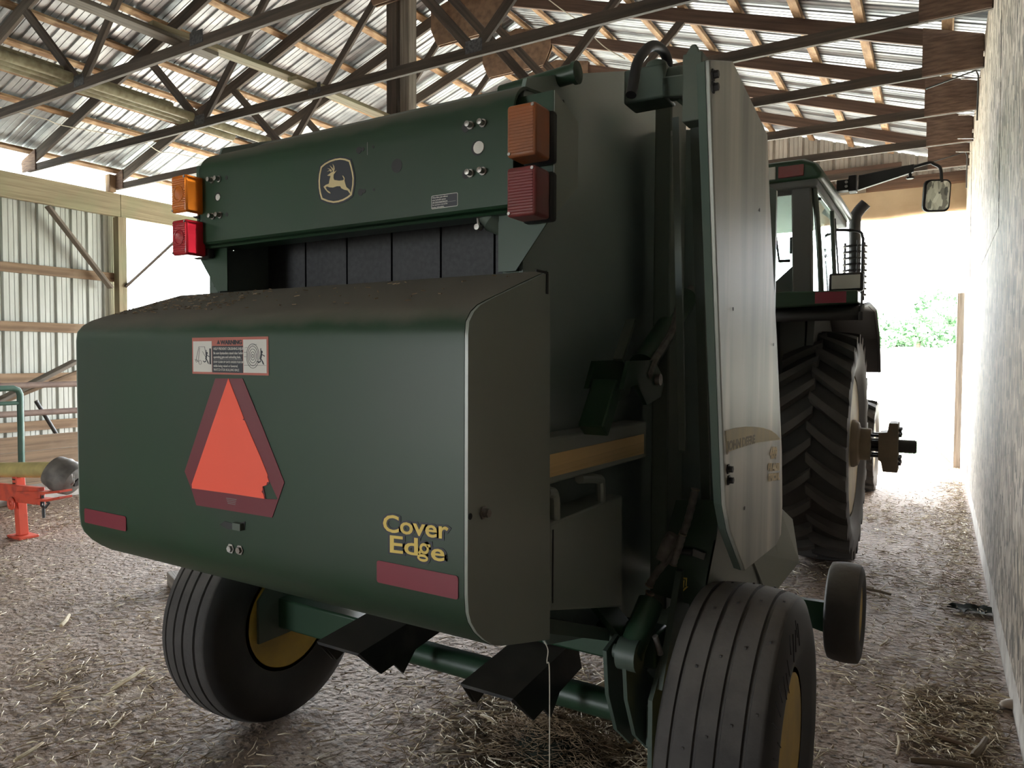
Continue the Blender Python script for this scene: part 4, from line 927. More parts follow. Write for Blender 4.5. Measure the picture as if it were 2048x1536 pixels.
# -------- axle, beams, bale ramps, swing arms and wheels
YA, RA, WX = 2.17, .46, 1.05
m = MB().use('green'); m.tube((XC - WX + .1, YA, .455), (XC + WX - .1, YA, .455), .048, 24); m.build('axle_tube', parent=BAL)
m = MB().use('green'); m.box((XC, 2.14, .70), (1.62, .11, .11)); m.build('frame_beam', parent=BAL, bevel=.008)
m = MB().use('green_dark'); m.prism([(-2.2, 1.62, .93), (-2.2, 2.05, .76), (-2.2, 2.05, .72), (-2.2, 1.62, .89)], (1.33, 0, 0)); m.build('chamber_floor', parent=BAL)
for x0, x1 in ((-1.865, -1.665), (-1.245, -1.055)):
    m = MB().use('black_dusty'); z1 = .62; y0, y1 = 1.77, 2.20
    pr = [(x0 - .02, z1 - .10), (x0, z1), (x1, z1), (x1 + .02, z1 - .10), (x1 + .012, z1 - .10), (x1 - .008, z1 - .01), (x0 + .008, z1 - .01), (x0 - .012, z1 - .10)]
    vs = [(x, y0 + (.09 if z < z1 - .05 else 0), z - .015) for x, z in pr] + [(x, y1, z + .02) for x, z in pr]; k = len(pr)
    m.add(vs, [tuple(range(k))[::-1], tuple(range(k, 2 * k))] + [(i, (i + 1) % k, (i + 1) % k + k, i + k) for i in range(k)])
    m.prism([(x1 + .004, y0 + .12, z1 - .06), (x1 + .012, y0 + .22, z1 - .165), (x1 + .004, y1 - .08, z1 - .06)], (-.01, 0, 0)); m.prism([(x0 - .004, y0 + .03, z1 - .04), (x0 - .014, y0 + .10, z1 - .12), (x0 - .004, y1 - .2, z1 - .06)], (.01, 0, 0)); m.build('bale_ramp', parent=BAL)
for s in (1, -1):
    x = XC + s * .72
    if s < 0:
        MB().use('green').box((-2.14, YA - .02, .50), (.60, .13, .13)).build('axle_sleeve', parent=BAL, bevel=.008)
        MB().use('green_dark').prism([(-2.44, 1.98, .40), (-2.44, 2.30, .40), (-2.44, 2.30, .66), (-2.44, 2.06, .66), (-2.44, 1.98, .58)], (.014, 0, 0)).build('axle_end_plate', parent=BAL)
    for dx in ((-.02, .04) if s > 0 else ()):
        m = MB().use('green_dark'); xx = x + s * dx
        m.prism([(xx, 1.93, .74), (xx, 2.02, .76), (xx, 2.24, .52), (xx, 2.26, .38), (xx, 2.14, .36), (xx, 2.02, .46), (xx, 1.95, .60)], (s * .012, 0, 0)); m.build('swing_plate', parent=BAL)
    if s < 0: continue
    m = MB().use('green'); a = Vector((x + s * .05, 1.97, .73)); b = Vector((x + s * .07, 2.09, .855)); m.path([a, b], .040, 18); m.use('green_dark'); m.lathe(a, (-s, 0, 0), [(-.03, .048), (.03, .048), (.03, .02), (.05, .02), (.05, 0)], 18); m.build('lift_cylinder', parent=BAL)
    m = MB().use('green_dark'); m.box((x + s * .13, YA, .46), (.14, .16, .13)); m.prism([(x + s * .09, 2.02, .34), (x + s * .09, 2.33, .34), (x + s * .09, 2.33, .62), (x + s * .09, 2.15, .70), (x + s * .09, 2.02, .58)], (s * .014, 0, 0)); m.prism([(x + s * .10, 2.06, .60), (x + s * .10, 2.24, .92), (x + s * .10, 2.34, .92), (x + s * .10, 2.30, .55)], (s * .02, 0, 0)); m.tube((x, YA, .46), (x + s * .32, YA, .46), .035); m.build('spindle', parent=BAL)
    m = MB().use('hose'); a = Vector((x + s * .11, 2.02, .78)); m.tube(a, a + Vector((.01, .02, -.06)), .009); m.build('grease_fitting', parent=BAL)
    m = MB().use('green'); m.bar((XC + s * .60, 2.02, .90), (XC + s * .80, 2.20, .56), .02, .10, up=(0, 1, 0)); m.build('axle_brace', parent=BAL)
# wheels
def implement_wheel(cx, cy, cz, R, w, rr, out, grooves, parent, extra=None):
    h = w / 2; pr = [(-h * .80, rr + .005), (-h * .95, rr + (R - rr) * .25), (-h, rr + (R - rr) * .5), (-h * .96, rr + (R - rr) * .72), (-h * .86, R * .955)]
    rib = []
    n = grooves
    for i in range(n + 1):
        t = -1 + 2 * i / n
        if i in (0,): continue
    xs = [-.80, -.62, -.60, -.56, -.54, -.22, -.20, -.16, -.14, .14, .16, .20, .22, .54, .56, .60, .62, .80]
    for x in xs:
        rr_ = R * (1 - .05 * abs(x) ** 2.2)
        gro = min(abs(abs(x) - .58), abs(abs(x) - .18)) < .025
        pr.append((x * h, rr_ - (.008 if gro and grooves > 2 else 0)))
    pr += [(-a, b) for a, b in pr[4::-1]]
    m = MB().use('sidewall'); m.lathe((cx, cy, cz), X, pr, 72)
    # tread faces get the dusty tread rubber
    m.names.append('tread_dusty'); k = 72; lo, hi = 4, len(pr) - 5
    m.m = [1 if lo <= (i // k) < hi else 0 for i in range(len(m.m))]
    if extra: extra(m)
    ty = m.build('tire', parent=parent, sharp=50)
    m = MB().use('rim_yellow'); s = out
    m.lathe((cx, cy, cz), X, [(-h * .82, rr + .012), (-h * .82, rr - .004), (-h * .60, rr - .02), (-h * .3, rr - .045), (h * .3, rr - .045), (h * .60, rr - .02), (h * .82, rr - .004), (h * .82, rr + .012)], 48)
    m.lathe((cx, cy, cz), X, [(s * h * .04, rr * .48), (s * h * .25, rr * .40), (s * h * .25, .07), (s * h * .55, .055), (s * h * .6, 0)], 40); nh = 8
    m.sheet([[((rr - .04) * math.cos(t * PI / 20), (rr - .04) * math.sin(t * PI / 20)) for t in range(40)]] + [[(rr * .64 * math.cos(q * 2 * PI / nh + .3) + rr * .10 * math.cos(t * PI / 6), rr * .64 * math.sin(q * 2 * PI / nh + .3) + rr * .10 * math.sin(t * PI / 6)) for t in range(12)] for q in range(nh)], (cx + s * h * .04, cy, cz), Y_, Z, .006); rm = m.build('rim', parent=ty)
    m = MB().use('steel')
    for t in range(6): m.lathe((cx + s * h * .25, cy + math.cos(t * PI / 3) * rr * .42, cz + math.sin(t * PI / 3) * rr * .42), (s, 0, 0), [(0, .011), (.016, .011), (.016, 0)], 6)
    m.build('wheel_nut', parent=rm)
    return ty
tL = implement_wheel(XC - WX + .01, YA, RA, RA, .31, .225, -1, 4, BAL); tL['label'] = 'ribbed tire under the cover, its inner side in shadow'
def worn(m):      # moulding nubs on the tread and cracks in the sidewall
    m.use('tread_dusty'); rd = random.Random(2)
    for x in (-.36, 0.0, .36, .72):
        for t in range(14):
            a = t * 2 * PI / 14 + x; r_ = RA * (1 - .05 * abs(x) ** 2.2)
            m.box((XC + WX + .01 + x * .155, YA + r_ * math.cos(a), RA + r_ * math.sin(a)), (.006, .006, .006))
    m.use('black')
    for t in range(22):
        a = -.4 + t * .09; r0 = .30 + .1 * rd.random(); r1 = r0 + rd.uniform(.02, .09); x = XC + WX + .01 + .1565
        m.bar((x, YA - math.cos(a) * r0, RA + math.sin(a) * r0), (x - .003, YA - math.cos(a + rd.uniform(-.06, .06)) * r1, RA + math.sin(a + .03) * r1), .002, .002)
tR = implement_wheel(XC + WX + .01, YA, RA, RA, .31, .225, 1, 4, BAL, worn); tR['label'] = 'big dusty ribbed tire beside the lane, its rim facing the wafer board wall'
# -------- pickup, its gauge wheel and the drawbar
m = MB().use('green'); m.prism([(-2.35, 2.75, .75), (-2.35, 3.1, .62), (-2.35, 3.45, .45), (-2.35, 3.4, .32), (-2.35, 3.0, .30), (-2.35, 2.75, .45)], (1.62, 0, 0)); m.build('pickup', parent=BAL)
for s in (1, -1):
    gx2 = -.318 if s > 0 else mir(-.318)
    gw = implement_wheel(gx2, 3.3, .535, .207, .135, .115, s, 2, BAL); gw['label'] = 'small gauge wheel held off the floor' if s > 0 else 'gauge wheel on the hidden side'
    m = MB().use('green'); xa = gx2 - s * .08; 
    m.prism([(gx2 - s * .045, 3.25, .575), (XC + s * .80, 3.15, .60), (XC + s * .80, 3.15, .47), (gx2 - s * .16, 3.22, .475), (gx2 - s * .045, 3.25, .44)], (0, .03, 0)); m.tube((gx2 - s * .10, 3.3, .535), (gx2, 3.3, .535), .025); m.build('gauge_arm', parent=BAL)
m = MB().use('green_dark'); m.box((XC, 4.15, .52), (.16, 2.2, .12)); m.box((XC, 3.15, .6), (1.3, .12, .3)); m.build('drawbar', parent=BAL)
m = MB().use('yellow_dusty'); m.tube((XC, 3.3, .95), (XC, 5.2, .75), .06); m.build('drive_shaft', parent=BAL)
# twine hanging from the cover to the ground
m = MB().use('wire_white'); tw = sm([on_y(u, v, 1.66) for u, v in ((1088, 1282), (1096, 1300), (1094, 1325), (1099, 1345))] + [Vector((on_y(1100, 1400, 1.66).x, 1.66, .5)), Vector((on_y(1102, 1470, 1.66).x, 1.66, .38))])
m.path(tw, .0016, 5); m.build('loose_twine', parent=BAL)

# ================================================================ THE TRACTOR
TR = thing('tractor', (-1.55, 7.6, 0), 'green farm tractor with cab and yellow hubs hitched ahead of the baler', 'tractor')
TX, TY, TRr = -1.55, 6.30, .925
def tmir(x): return 2 * TX - x
def lug_tire(cx, cy, cz, R, w, rr, nl, parent, out, lugh=.055):
    h = w / 2; base = R - lugh
    pr = [(-h * .78, rr), (-h * .94, rr + (R - rr) * .25), (-h, rr + (R - rr) * .52), (-h * .97, rr + (R - rr) * .74), (-h * .90, base * .965), (-h * .6, base * .99), (0, base), (h * .6, base * .99), (h * .90, base * .965), (h * .97, rr + (R - rr) * .74), (h, rr + (R - rr) * .52), (h * .94, rr + (R - rr) * .25), (h * .78, rr)]
    m = MB().use('sidewall'); m.lathe((cx, cy, cz), X, pr, 72); m.use('lug')
    def P_(x, r, a): return Vector((cx + x, cy + r * math.cos(a), cz + r * math.sin(a)))
    for s in (-1, 1):
        for i in range(nl):
            a0 = 2 * PI * (i + (.5 if s > 0 else 0)) / nl; secs = []
            for k in range(7):
                t = k / 6; x = s * (-.02 + t * (h * 1.0 + .02)) ; x = s * (h * (-.06 + 1.04 * t))
                a = a0 + .27 * t * (1 - .18 * t); wd = .030 + .012 * t           # lug sweeps back towards the shoulder
                rt = R * (1 - .030 * t * t); rb = base * (.975 if t < .8 else .93)
                secs.append([P_(x, rb, a - wd / R * 1.5), P_(x, rt, a - wd / R), P_(x, rt, a + wd / R), P_(x, rb, a + wd / R * 1.5)])
            x = s * h * 1.0; a = a0 + .27 * .84
            secs.append([P_(x, base * .86, a - .035), P_(x * .985, R * .955, a - .032), P_(x * .985, R * .955, a + .032), P_(x, base * .86, a + .035)])
            vs = [p for sc in secs for p in sc]; n = len(secs)
            fs = [(i2 * 4 + k, i2 * 4 + (k + 1) % 4, i2 * 4 + 4 + (k + 1) % 4, i2 * 4 + 4 + k) for i2 in range(n - 1) for k in range(4)] + [(0, 1, 2, 3), (n * 4 - 1, n * 4 - 2, n * 4 - 3, n * 4 - 4)]
            m.add(vs, fs)
    ty = m.build('tire', parent=parent, sharp=40)
    m = MB().use('yellow_dusty'); s = out
    m.lathe((cx, cy, cz), X, [(-h * .8, rr + .02), (-h * .8, rr - .01), (-h * .55, rr - .04), (-h * .2, rr - .07), (h * .2, rr - .07), (h * .55, rr - .04), (h * .8, rr - .01), (h * .8, rr + .02)], 56)
    m.lathe((cx, cy, cz), X, [(s * h * .05, rr - .07), (-s * h * .15, rr * .8), (s * h * .2, rr * .6), (s * h * .2, .14), (s * h * .2, 0)], 48); m.build('rim', parent=ty)
    return ty
for s in (1, -1):
    cx = TX + s * .765
    ty = lug_tire(cx, TY, TRr - .012, TRr, .50, .56, 25, TR, s); ty['label'] = 'tall lugged rear tire by the lane' if s > 0 else 'rear tire on the hidden side'
    # cast hub on the bar axle
    m = MB().use('hub_dusty'); z = .935
    m.lathe((cx, TY, z), (s, 0, 0), [(.08, .19), (.22, .19), (.25, .17), (.26, .13), (.34, .125), (.34, .0)], 32)
    m.prism([(cx + s * .395, TY - .12, z - .105), (cx + s * .395, TY - .12, z + .105), (cx + s * .455, TY - .12, z + .112), (cx + s * .465, TY - .12, z + .185), (cx + s * .53, TY - .12, z + .185), (cx + s * .53, TY - .12, z - .195), (cx + s * .43, TY - .12, z - .195), (cx + s * .415, TY - .12, z - .12)], (0, .24, 0))
    m.use('steel_dark')
    for zz in (-.08, -.03, .03, .08):
        for yy in (-.07, .07): m.tube((cx + s * .30, TY + yy, z + zz), (cx + s * .40, TY + yy, z + zz), .013, 6)
    for zz in (-.13, -.09, .09, .13):
        for yy in (-.07, .07): m.lathe((cx + s * .53, TY + yy, z + zz), (s, 0, 0), [(0, .016), (.022, .016), (.022, 0)], 6)
    m.build('hub', parent=TR, bevel=.004)
    m = MB().use('steel_dark'); m.path([(TX + s * .3, TY, z), (TX + s * 1.405, TY, z), (TX + s * 1.418, TY, z)], [.052, .052, .044], 28)
    for k in range(16): m.tube((cx + s * .54 + s * .012 * k, TY - .05, z + .028), (cx + s * .546 + s * .012 * k, TY + .05, z + .028), .026, 6) if False else None
    m.build('bar_axle', parent=TR)
    # fender over the tyre
    f = MB().use('black'); pa = [(TY - .90, 1.88), (TY - .91, 1.93), (TY - .80, 1.985), (TY - .3, 2.03), (TY + .3, 2.02), (TY + .75, 1.80), (TY + .98, 1.5)]
    xa, xb = TX + s * .48, TX + s * 1.085
    k = len(pa); th = .02
    vs = [(xa, y, zz) for y, zz in pa] + [(xb, y, zz) for y, zz in pa]; f.add(vs, [(i, i + 1, i + 1 + k, i + k) for i in range(k - 1)])
    f.prism([(xa, y, zz) for y, zz in pa] + [(xa, TY + .8, 1.2), (xa, TY - .6, 1.2)], (-s * .02, 0, 0))
    f.path([(xb, y, zz) for y, zz in pa[0:]], .016, 8); fe = f.build('fender', parent=TR, sharp=30); fe.modifiers.new('solid', 'SOLIDIFY').thickness = .012
    m = MB().use('green'); m.prism([(xa, TY - .925, 1.975), (xb - s * .02, TY - .925, 1.995), (xb - s * .02, TY - .925, 2.085), (xa, TY - .925, 2.095)], (0, .25, 0)); fp = m.build('fender_lip', parent=fe, bevel=.012)
    m = MB().use('reflector_red'); m.box((TX + s * .895, TY - .927, 2.040), (.20, .006, .078)); m.build('red_reflector', parent=fp)
    # work lamp on the fender
    m = MB().use('black'); c = Vector((TX + s * .955, TY - .55, 2.175)); m.box(c, (.23, .09, .135)); m.box(c + Vector((0, .0, -.09)), (.05, .05, .06)); lo = m.build('fender_lamp', parent=TR, bevel=.018, seg=3)
    m = MB().use('lamp_clear'); m.box(c + Vector((0, -.046, 0)), (.19, .006, .10)); m.build('lamp_glass', parent=lo, bevel=.002)

# chassis and bonnet
m = MB().use('green_dark'); m.box((TX, TY, .95), (.75, .7, .75)); m.box((TX, TY + 1.8, .95), (.55, 3.2, .6)); m.box((TX, TY - .55, .62), (.5, .5, .22)); m.build('chassis', parent=TR, bevel=.03)
m = MB().use('green'); hp = [(TY + 1.25, 1.2), (TY + 1.25, 2.02), (TY + 2.6, 1.93), (TY + 3.9, 1.75), (TY + 4.05, 1.6), (TY + 4.08, 1.1)]
m.prism([(TX - .36, y, zz) for y, zz in hp], (.72, 0, 0)); m.build('bonnet', parent=TR, bevel=.08, seg=4)
m = MB().use('black'); m.box((TX, TY - .9, 1.05), (.9, .12, .10)); m.bar((TX - .4, TY - .6, 1.0), (TX - .42, TY - 1.1, .72), .05, .09); m.bar((TX + .4, TY - .6, 1.0), (TX + .42, TY - 1.1, .72), .05, .09); m.build('hitch_arm', parent=TR)

# cab
CY0, CY1 = TY - .45, TY + 1.15
zs, ze = 2.14, 2.93
xr = .70
def corner(s, y, z, inset): return Vector((TX + s * (xr - inset), y, z))
roof = [(TY - .62, 2.955), (TY - .60, 3.06), (TY - .5, 3.105), (TY + 1.25, 3.12), (TY + 1.42, 3.05), (TY + 1.44, 2.96)]
m = MB().use('green'); rp = [(-.80, 2.95), (-.80, 3.00), (-.755, 3.07), (-.66, 3.115), (.66, 3.115), (.755, 3.07), (.80, 3.00), (.80, 2.95)]
vs = []
for y, dz, sc_ in ((TY - .60, -.03, .955), (TY - .55, 0, .985), (TY + .5, .01, 1), (TY + 1.3, 0, 1), (TY + 1.42, -.05, .94)):
    for a, z in rp: vs.append((TX + a * sc_, y, 2.95 + (z - 2.95) * (1 + dz * 4) ))
k = len(rp); m.add(vs, [(j * k + i, j * k + (i + 1) % k, (j + 1) * k + (i + 1) % k, (j + 1) * k + i) for j in range(4) for i in range(k)] + [tuple(range(k)), tuple(range(4 * k, 5 * k))])
ro = m.build('cab_roof', parent=TR, bevel=.02, seg=3, sharp=30)
m = MB().use('cab_trim'); m.box((TX, TY + .4, 2.925), (1.50, 1.98, .06)); m.build('roof_liner', parent=ro, bevel=.015)
for s in (1, -1):
    xa, xb = sorted((TX + s * .475, TX + s * .655))
    m = MB().use('red_dusty'); m.box(((xa + xb) / 2, TY - .607, 3.02), (xb - xa, .02, .085)); m.build('roof_red_lamp', parent=ro, bevel=.004)
    xa, xb = sorted((TX + s * .20, TX + s * .455))
    m = MB().use('lamp_clear'); m.box(((xa + xb) / 2, TY - .607, 3.02), (xb - xa, .02, .095)); m.build('roof_work_lamp', parent=ro, bevel=.004)
# posts and lower walls
def cab_post(p, q, w, d, nm='cab_post', mt='cab_trim'):
    m = MB().use(mt); m.bar(p, q, w, d, up=(0, 1, 0)); m.build(nm, parent=TR, bevel=.012)
for s in (1, -1):
    cab_post((TX + s * .64, CY0 + .02, 2.10), (TX + s * .63, CY0 - .06, 2.93), .14, .10)
    m = MB().use('cab_trim'); m.prism([(TX + s * .71, CY0, 2.12), (TX + s * .30, CY0, 2.12), (TX + s * .42, CY0, 2.2), (TX + s * .565, CY0 - .01, 2.33), (TX + s * .69, CY0 - .01, 2.42)], (0, .03, 0)); m.build('cab_corner', parent=TR)
    m = MB().use('green_dark'); m.path(sm([(TX + s * .715, CY0 - .05, 2.90), (TX + s * .735, CY0 + .1, 2.5), (TX + s * .75, CY0 + .16, 2.14)], 4), .022, 8); m.path([(TX + s * .715, CY0 - .05, 2.91), (TX + s * .72, CY0 + .9, 2.91)], .02, 8); m.path([(TX + s * .75, CY0 + .16, 2.13), (TX + s * .76, CY0 + .95, 2.10)], .022, 8); m.path([(TX + s * .72, CY0 + .9, 2.91), (TX + s * .76, CY0 + .95, 2.10)], .022, 8); m.build('side_window_frame', parent=TR)
    m = MB().use('glass'); m.prism([(TX + s * .718, CY0 - .02, 2.88), (TX + s * .75, CY0 + .18, 2.15), (TX + s * .757, CY0 + .93, 2.13), (TX + s * .72, CY0 + .89, 2.89)], (s * .005, 0, 0)); m.build('side_glass', parent=TR)
    cab_post((TX + s * .66, CY1, 1.9), (TX + s * .60, CY1 + .02, 2.93), .07, .07)
    m = MB().use('steel_dark'); m.path([(TX + s * .735, CY0 + 1.02, 2.85), (TX + s * .775, CY0 + 1.05, 2.3)], .008, 8); m.build('side_rod', parent=TR)
    m = MB().use('cab_trim'); m.prism([(TX + s * .70, CY0, 1.3), (TX + s * .70, CY1, 1.3), (TX + s * .74, CY1, 2.12), (TX + s * .74, CY0, 2.12)], (-s * .05, 0, 0)); m.build('cab_side', parent=TR)
    if s > 0:
        m = MB().use('steel_dark')
        for yy, zz in ((CY0 + .03, 2.83), (CY0 + .17, 2.25), (CY0 + .93, 2.5)): m.lathe((TX + .735, yy, zz), X, [(0, .012), (.02, .012), (.02, 0)], 10)
        m.build('window_hinge', parent=TR)
m = MB().use('cab_trim'); m.box((TX, CY0 + .01, 2.085), (1.40, .06, .07)); m.build('cab_rear_rail', parent=TR, bevel=.008); m = MB().use('cab_trim'); m.box((TX, CY0 - .03, 2.90), (1.30, .06, .07)); m.build('cab_rear_header', parent=TR, bevel=.008); m = MB().use('cab_trim'); m.prism([(TX - .66, CY0, 1.3), (TX + .66, CY0, 1.3), (TX + .66, CY0, 2.05), (TX - .66, CY0, 2.05)], (0, .04, 0)); m.build('cab_rear_frame', parent=TR)
m = MB().use('glass'); m.prism([(TX - .58, CY0, 2.11), (TX + .58, CY0, 2.11), (TX + .58, CY0 - .05, 2.89), (TX - .58, CY0 - .05, 2.89)], (0, .006, 0)); m.build('rear_glass', parent=TR)
m = MB().use('glass'); m.prism([(TX - .60, CY1, 2.0), (TX + .60, CY1, 2.0), (TX + .57, CY1 + .02, 2.9), (TX - .57, CY1 + .02, 2.9)], (0, .006, 0)); m.build('windscreen', parent=TR)
m = MB().use('black'); m.path([(TX + .42, CY0 - .075, 2.78), (TX + .47, CY0 - .03, 2.36)], .009, 6); m.box((TX + .415, CY0 - .08, 2.76), (.045, .03, .10)); m.tube((TX + .47, CY0 - .03, 2.37), (TX + .55, CY0 - .02, 2.37), .012); m.build('rear_wiper', parent=TR, bevel=.004)
m = MB().use('cab_trim'); m.box((TX, TY + .15, 2.02), (.5, .5, .12)); m.box((TX, TY - .12, 2.22), (.48, .12, .36)); m.build('cab_seat', parent=TR, bevel=.04, seg=3)
m = MB().use('cab_trim'); m.path([(TX + .30, TY + .5, 2.0), (TX + .31, TY + .48, 2.15), (TX + .29, TY + .5, 2.22)], [.03, .02, .03], 8); m.build('control_lever', parent=TR)
m = MB().use('black'); m.box((TX + .36, TY + .95, 2.70), (.13, .03, .16)); m.build('inner_mirror', parent=TR, bevel=.012)
# mirror on its long arm
MY = TY + .25
m = MB().use('black'); z = 3.075
m.box((TX + .835, MY, 3.055), (.10, .10, .09)); m.box((TX + .905, MY, 3.062), (.06, .12, .13)); m.prism([(TX + .94, MY - .025, 3.005), (TX + 1.345, MY - .025, 3.105), (TX + 1.345, MY - .025, 3.165), (TX + .94, MY - .025, 3.125)], (0, .05, 0))
m.lathe((TX + 1.32, MY, 3.10), -Z, [(0, .012), (.03, .012), (.03, .03), (.045, .03), (.045, 0)], 10); ma = m.build('mirror_arm', parent=TR, bevel=.006)
m = MB().use('steel'); 
for zz in (3.04, 3.075): m.lathe((TX + .86, MY - .052, zz), -Y_, [(0, .012), (.008, .012), (.008, 0)], 8)
m.box((TX + .945, MY - .03, 3.065), (.008, .01, .12)); m.build('arm_bolt', parent=ma)
mc = on_y(1875, 391, MY); 
m = MB().use('black'); m.path(sm([(TX + 1.34, MY, 3.145), (TX + 1.45, MY, 3.165), (mc.x - .03, MY, 3.15), (mc.x + .015, MY, 3.11), (mc.x + .025, MY, mc.z + .10)], 6), .012, 10); m.build('mirror_tube', parent=ma)
ux = Vector((math.cos(.42), math.sin(.42), 0)); uz = Vector((.05, -.12, 1)).normalized()
def rrect(w, h, r, n=5): return arc((w - r, h - r), r, 0, PI / 2, n) + arc((-w + r, h - r), r, PI / 2, PI, n) + arc((-w + r, -h + r), r, PI, 1.5 * PI, n) + arc((w - r, -h + r), r, 1.5 * PI, 2 * PI, n)
nn = ux.cross(uz)
m = MB().use('black'); m.prism([mc + ux * a + uz * b for a, b in rrect(.100, .125, .045)], -nn * .04); mo = m.build('mirror_housing', parent=ma, bevel=.01)
m = MB().use('mirror'); m.prism([mc + nn * .001 + ux * a + uz * b for a, b in rrect(.086, .111, .038)], nn * .002); mg = m.build('mirror_glass', parent=ma); mg['label'] = 'silvered mirror glass'
# exhaust stack, heat shield, hand rail
ex = on_y(1708, 575, TY + 1.55)
EX, EYY = ex.x, TY + 1.55
m = MB().use('hub_dusty'); MATS['stack'] = MATS['hub_dusty']
m = MB().use('steel_dark'); m.path(sm([(EX, EYY, 1.85), (EX, EYY, 2.6), (EX - .005, EYY, 2.98), (EX + .02, EYY, 3.07), (EX + .09, EYY, 3.15)], 5), .055, 20, caps=True); m.build('exhaust_stack', parent=TR)
m = MB().use('black_metal')
for k in range(9):
    zz = 2.25 + k * .06
    m.path([(EX + .105 * math.cos(t * PI / 8 - PI * .1), EYY - .105 * math.sin(t * PI / 8 - PI * .1), zz) for t in range(-1, 11)], .012, 6)
for t in (-1, 4, 10): a = t * PI / 8 - PI * .1; m.tube((EX + .105 * math.cos(a), EYY - .105 * math.sin(a), 2.2), (EX + .105 * math.cos(a), EYY - .105 * math.sin(a), 2.78), .012, 6)
m.build('exhaust_guard', parent=TR)
m = MB().use('black'); HY = TY + 1.2
a = on_y(1660, 460, HY); b = on_y(1715, 462, HY); c = on_y(1725, 475, HY); d = on_y(1725, 600, HY)
m.path(sm([a, b, c, Vector((c.x + .005, HY, c.z - .1)), Vector((c.x, HY, 1.6))], 4), .014, 8); m.build('hand_rail', parent=TR)
# front axle and wheels
for s in (1, -1):
    ty = lug_tire(TX + s * .755, 9.72, .555, .565, .33, .34, 16, TR, s, .03); ty['label'] = 'front tire seen past the rear hub' if s > 0 else 'front tire on the hidden side'
m = MB().use('green_dark'); m.box((TX, 9.72, .62), (1.2, .2, .2)); m.build('front_axle', parent=TR, bevel=.03)
m = MB().use('black'); m.box((TX - .75, TY + 1.0, .75), (.2, .5, .08)); m.box((TX - .75, TY + 1.0, 1.1), (.2, .5, .05)); m.build('cab_step', parent=TR)

# ================================================================ RED IMPLEMENT AT THE WALL
g = on_z(45, 1074, 0); gy = g.y
RI = thing('red_implement', (g.x, gy, 0), 'red drawbar with jack stand and yellow drive shaft before the plank wall', 'implement')
I = lambda u, v, dy=0: on_y(u, v, gy + dy)
m = MB().use('red_paint'); a = I(36, 937); b = I(46, 1072); m.bar((a.x, gy, a.z), (b.x - .01, gy, .02), .075, .075, up=(0, 1, 0)); st = m.build('jack_stand', parent=RI, bevel=.006)
m = MB().use('red_paint'); m.box((b.x, gy, .012), (.22, .16, .022)); m.build('jack_foot', parent=st, bevel=.004)
m = MB().use('steel_dark'); 
for k in range(4): c = I(38 + k * .3, 950 + k * 8); m.box((a.x + .004 * k, gy - .0385, c.z), (.05, .002, .012))
m.build('pin_hole', parent=st)
m = MB().use('red_paint'); p0 = I(-70, 987); p1 = I(100, 990); m.bar((p0.x, gy - .06, (p0.z + p1.z) / 2), (p1.x, gy - .06, p1.z), .05, .15); m.lathe((I(47, 1003).x, gy - .09, I(47, 1003).z), -Y_, [(0, .06), (.02, .055), (.02, .025), (.0, .022)], 18); m.build('drawbar', parent=RI, bevel=.008)
m = MB().use('red_paint')
for v0, v1 in ((981, 981), (996, 993)):
    q0 = I(60 if v0 < 990 else 96, v0); q1 = I(120, v0 + 1); q2 = I(147, v1 - 2); m.bar((q0.x, gy - .06, q0.z), (q1.x, gy - .06, q1.z), .10, .018); m.bar((q1.x, gy - .06, q1.z), (q2.x, gy - .06, q2.z), .10, .018)
m.build('clevis_plate', parent=RI)
m = MB().use('steel_dark'); q = I(101, 1000); m.tube((q.x, gy - .06, q.z + .05), (q.x + .01, gy - .06, q.z - .14), .012); m.path([(q.x - .02, gy - .06, q.z), (q.x + .04, gy - .09, q.z - .03), (q.x + .10, gy - .09, q.z - .04), (q.x + .12, gy - .07, q.z), (q.x + .07, gy - .06, q.z)], .01, 6); m.build('hitch_pin', parent=RI)
m = MB().use('yellow_shaft'); p0 = I(-60, 940); p1 = I(105, 940); m.path([(p0.x, gy, p0.z), (p1.x - .02, gy, p1.z), (p1.x + .02, gy, p1.z)], [.068, .068, .05], 20); sh = m.build('drive_shaft_guard', parent=RI)
m = MB().use('guard_grey'); c0 = I(108, 942); ax = Vector((.78, .40, -.42)).normalized()
m.lathe((c0.x + .02, gy, c0.z), ax, [(-.02, .128), (.0, .135), (.04, .14), (.06, .148), (.09, .142), (.12, .148), (.15, .14), (.19, .128), (.21, .09), (.21, .04), (.20, .04), (.18, .11), (.0, .122)], 28); m.build('shaft_cone', parent=sh)
m = MB().use('steel_dark'); e = Vector((c0.x + .02, gy, c0.z)); m.tube(e, e + ax * .22, .035); m.build('shaft_yoke', parent=sh)
m = MB().use('steel'); q = I(146, 965); m.path([(q.x, gy, q.z + .07), (q.x + .01, gy, q.z), (q.x - .02, gy, q.z - .02)], .010, 6); m.build('shaft_chain', parent=sh)
m = MB().use('red_paint'); m.bar((p0.x, gy, .5), (p0.x, gy + .05, 0.0), .12, .12, up=(0, 1, 0)); m.build('rear_support', parent=RI)

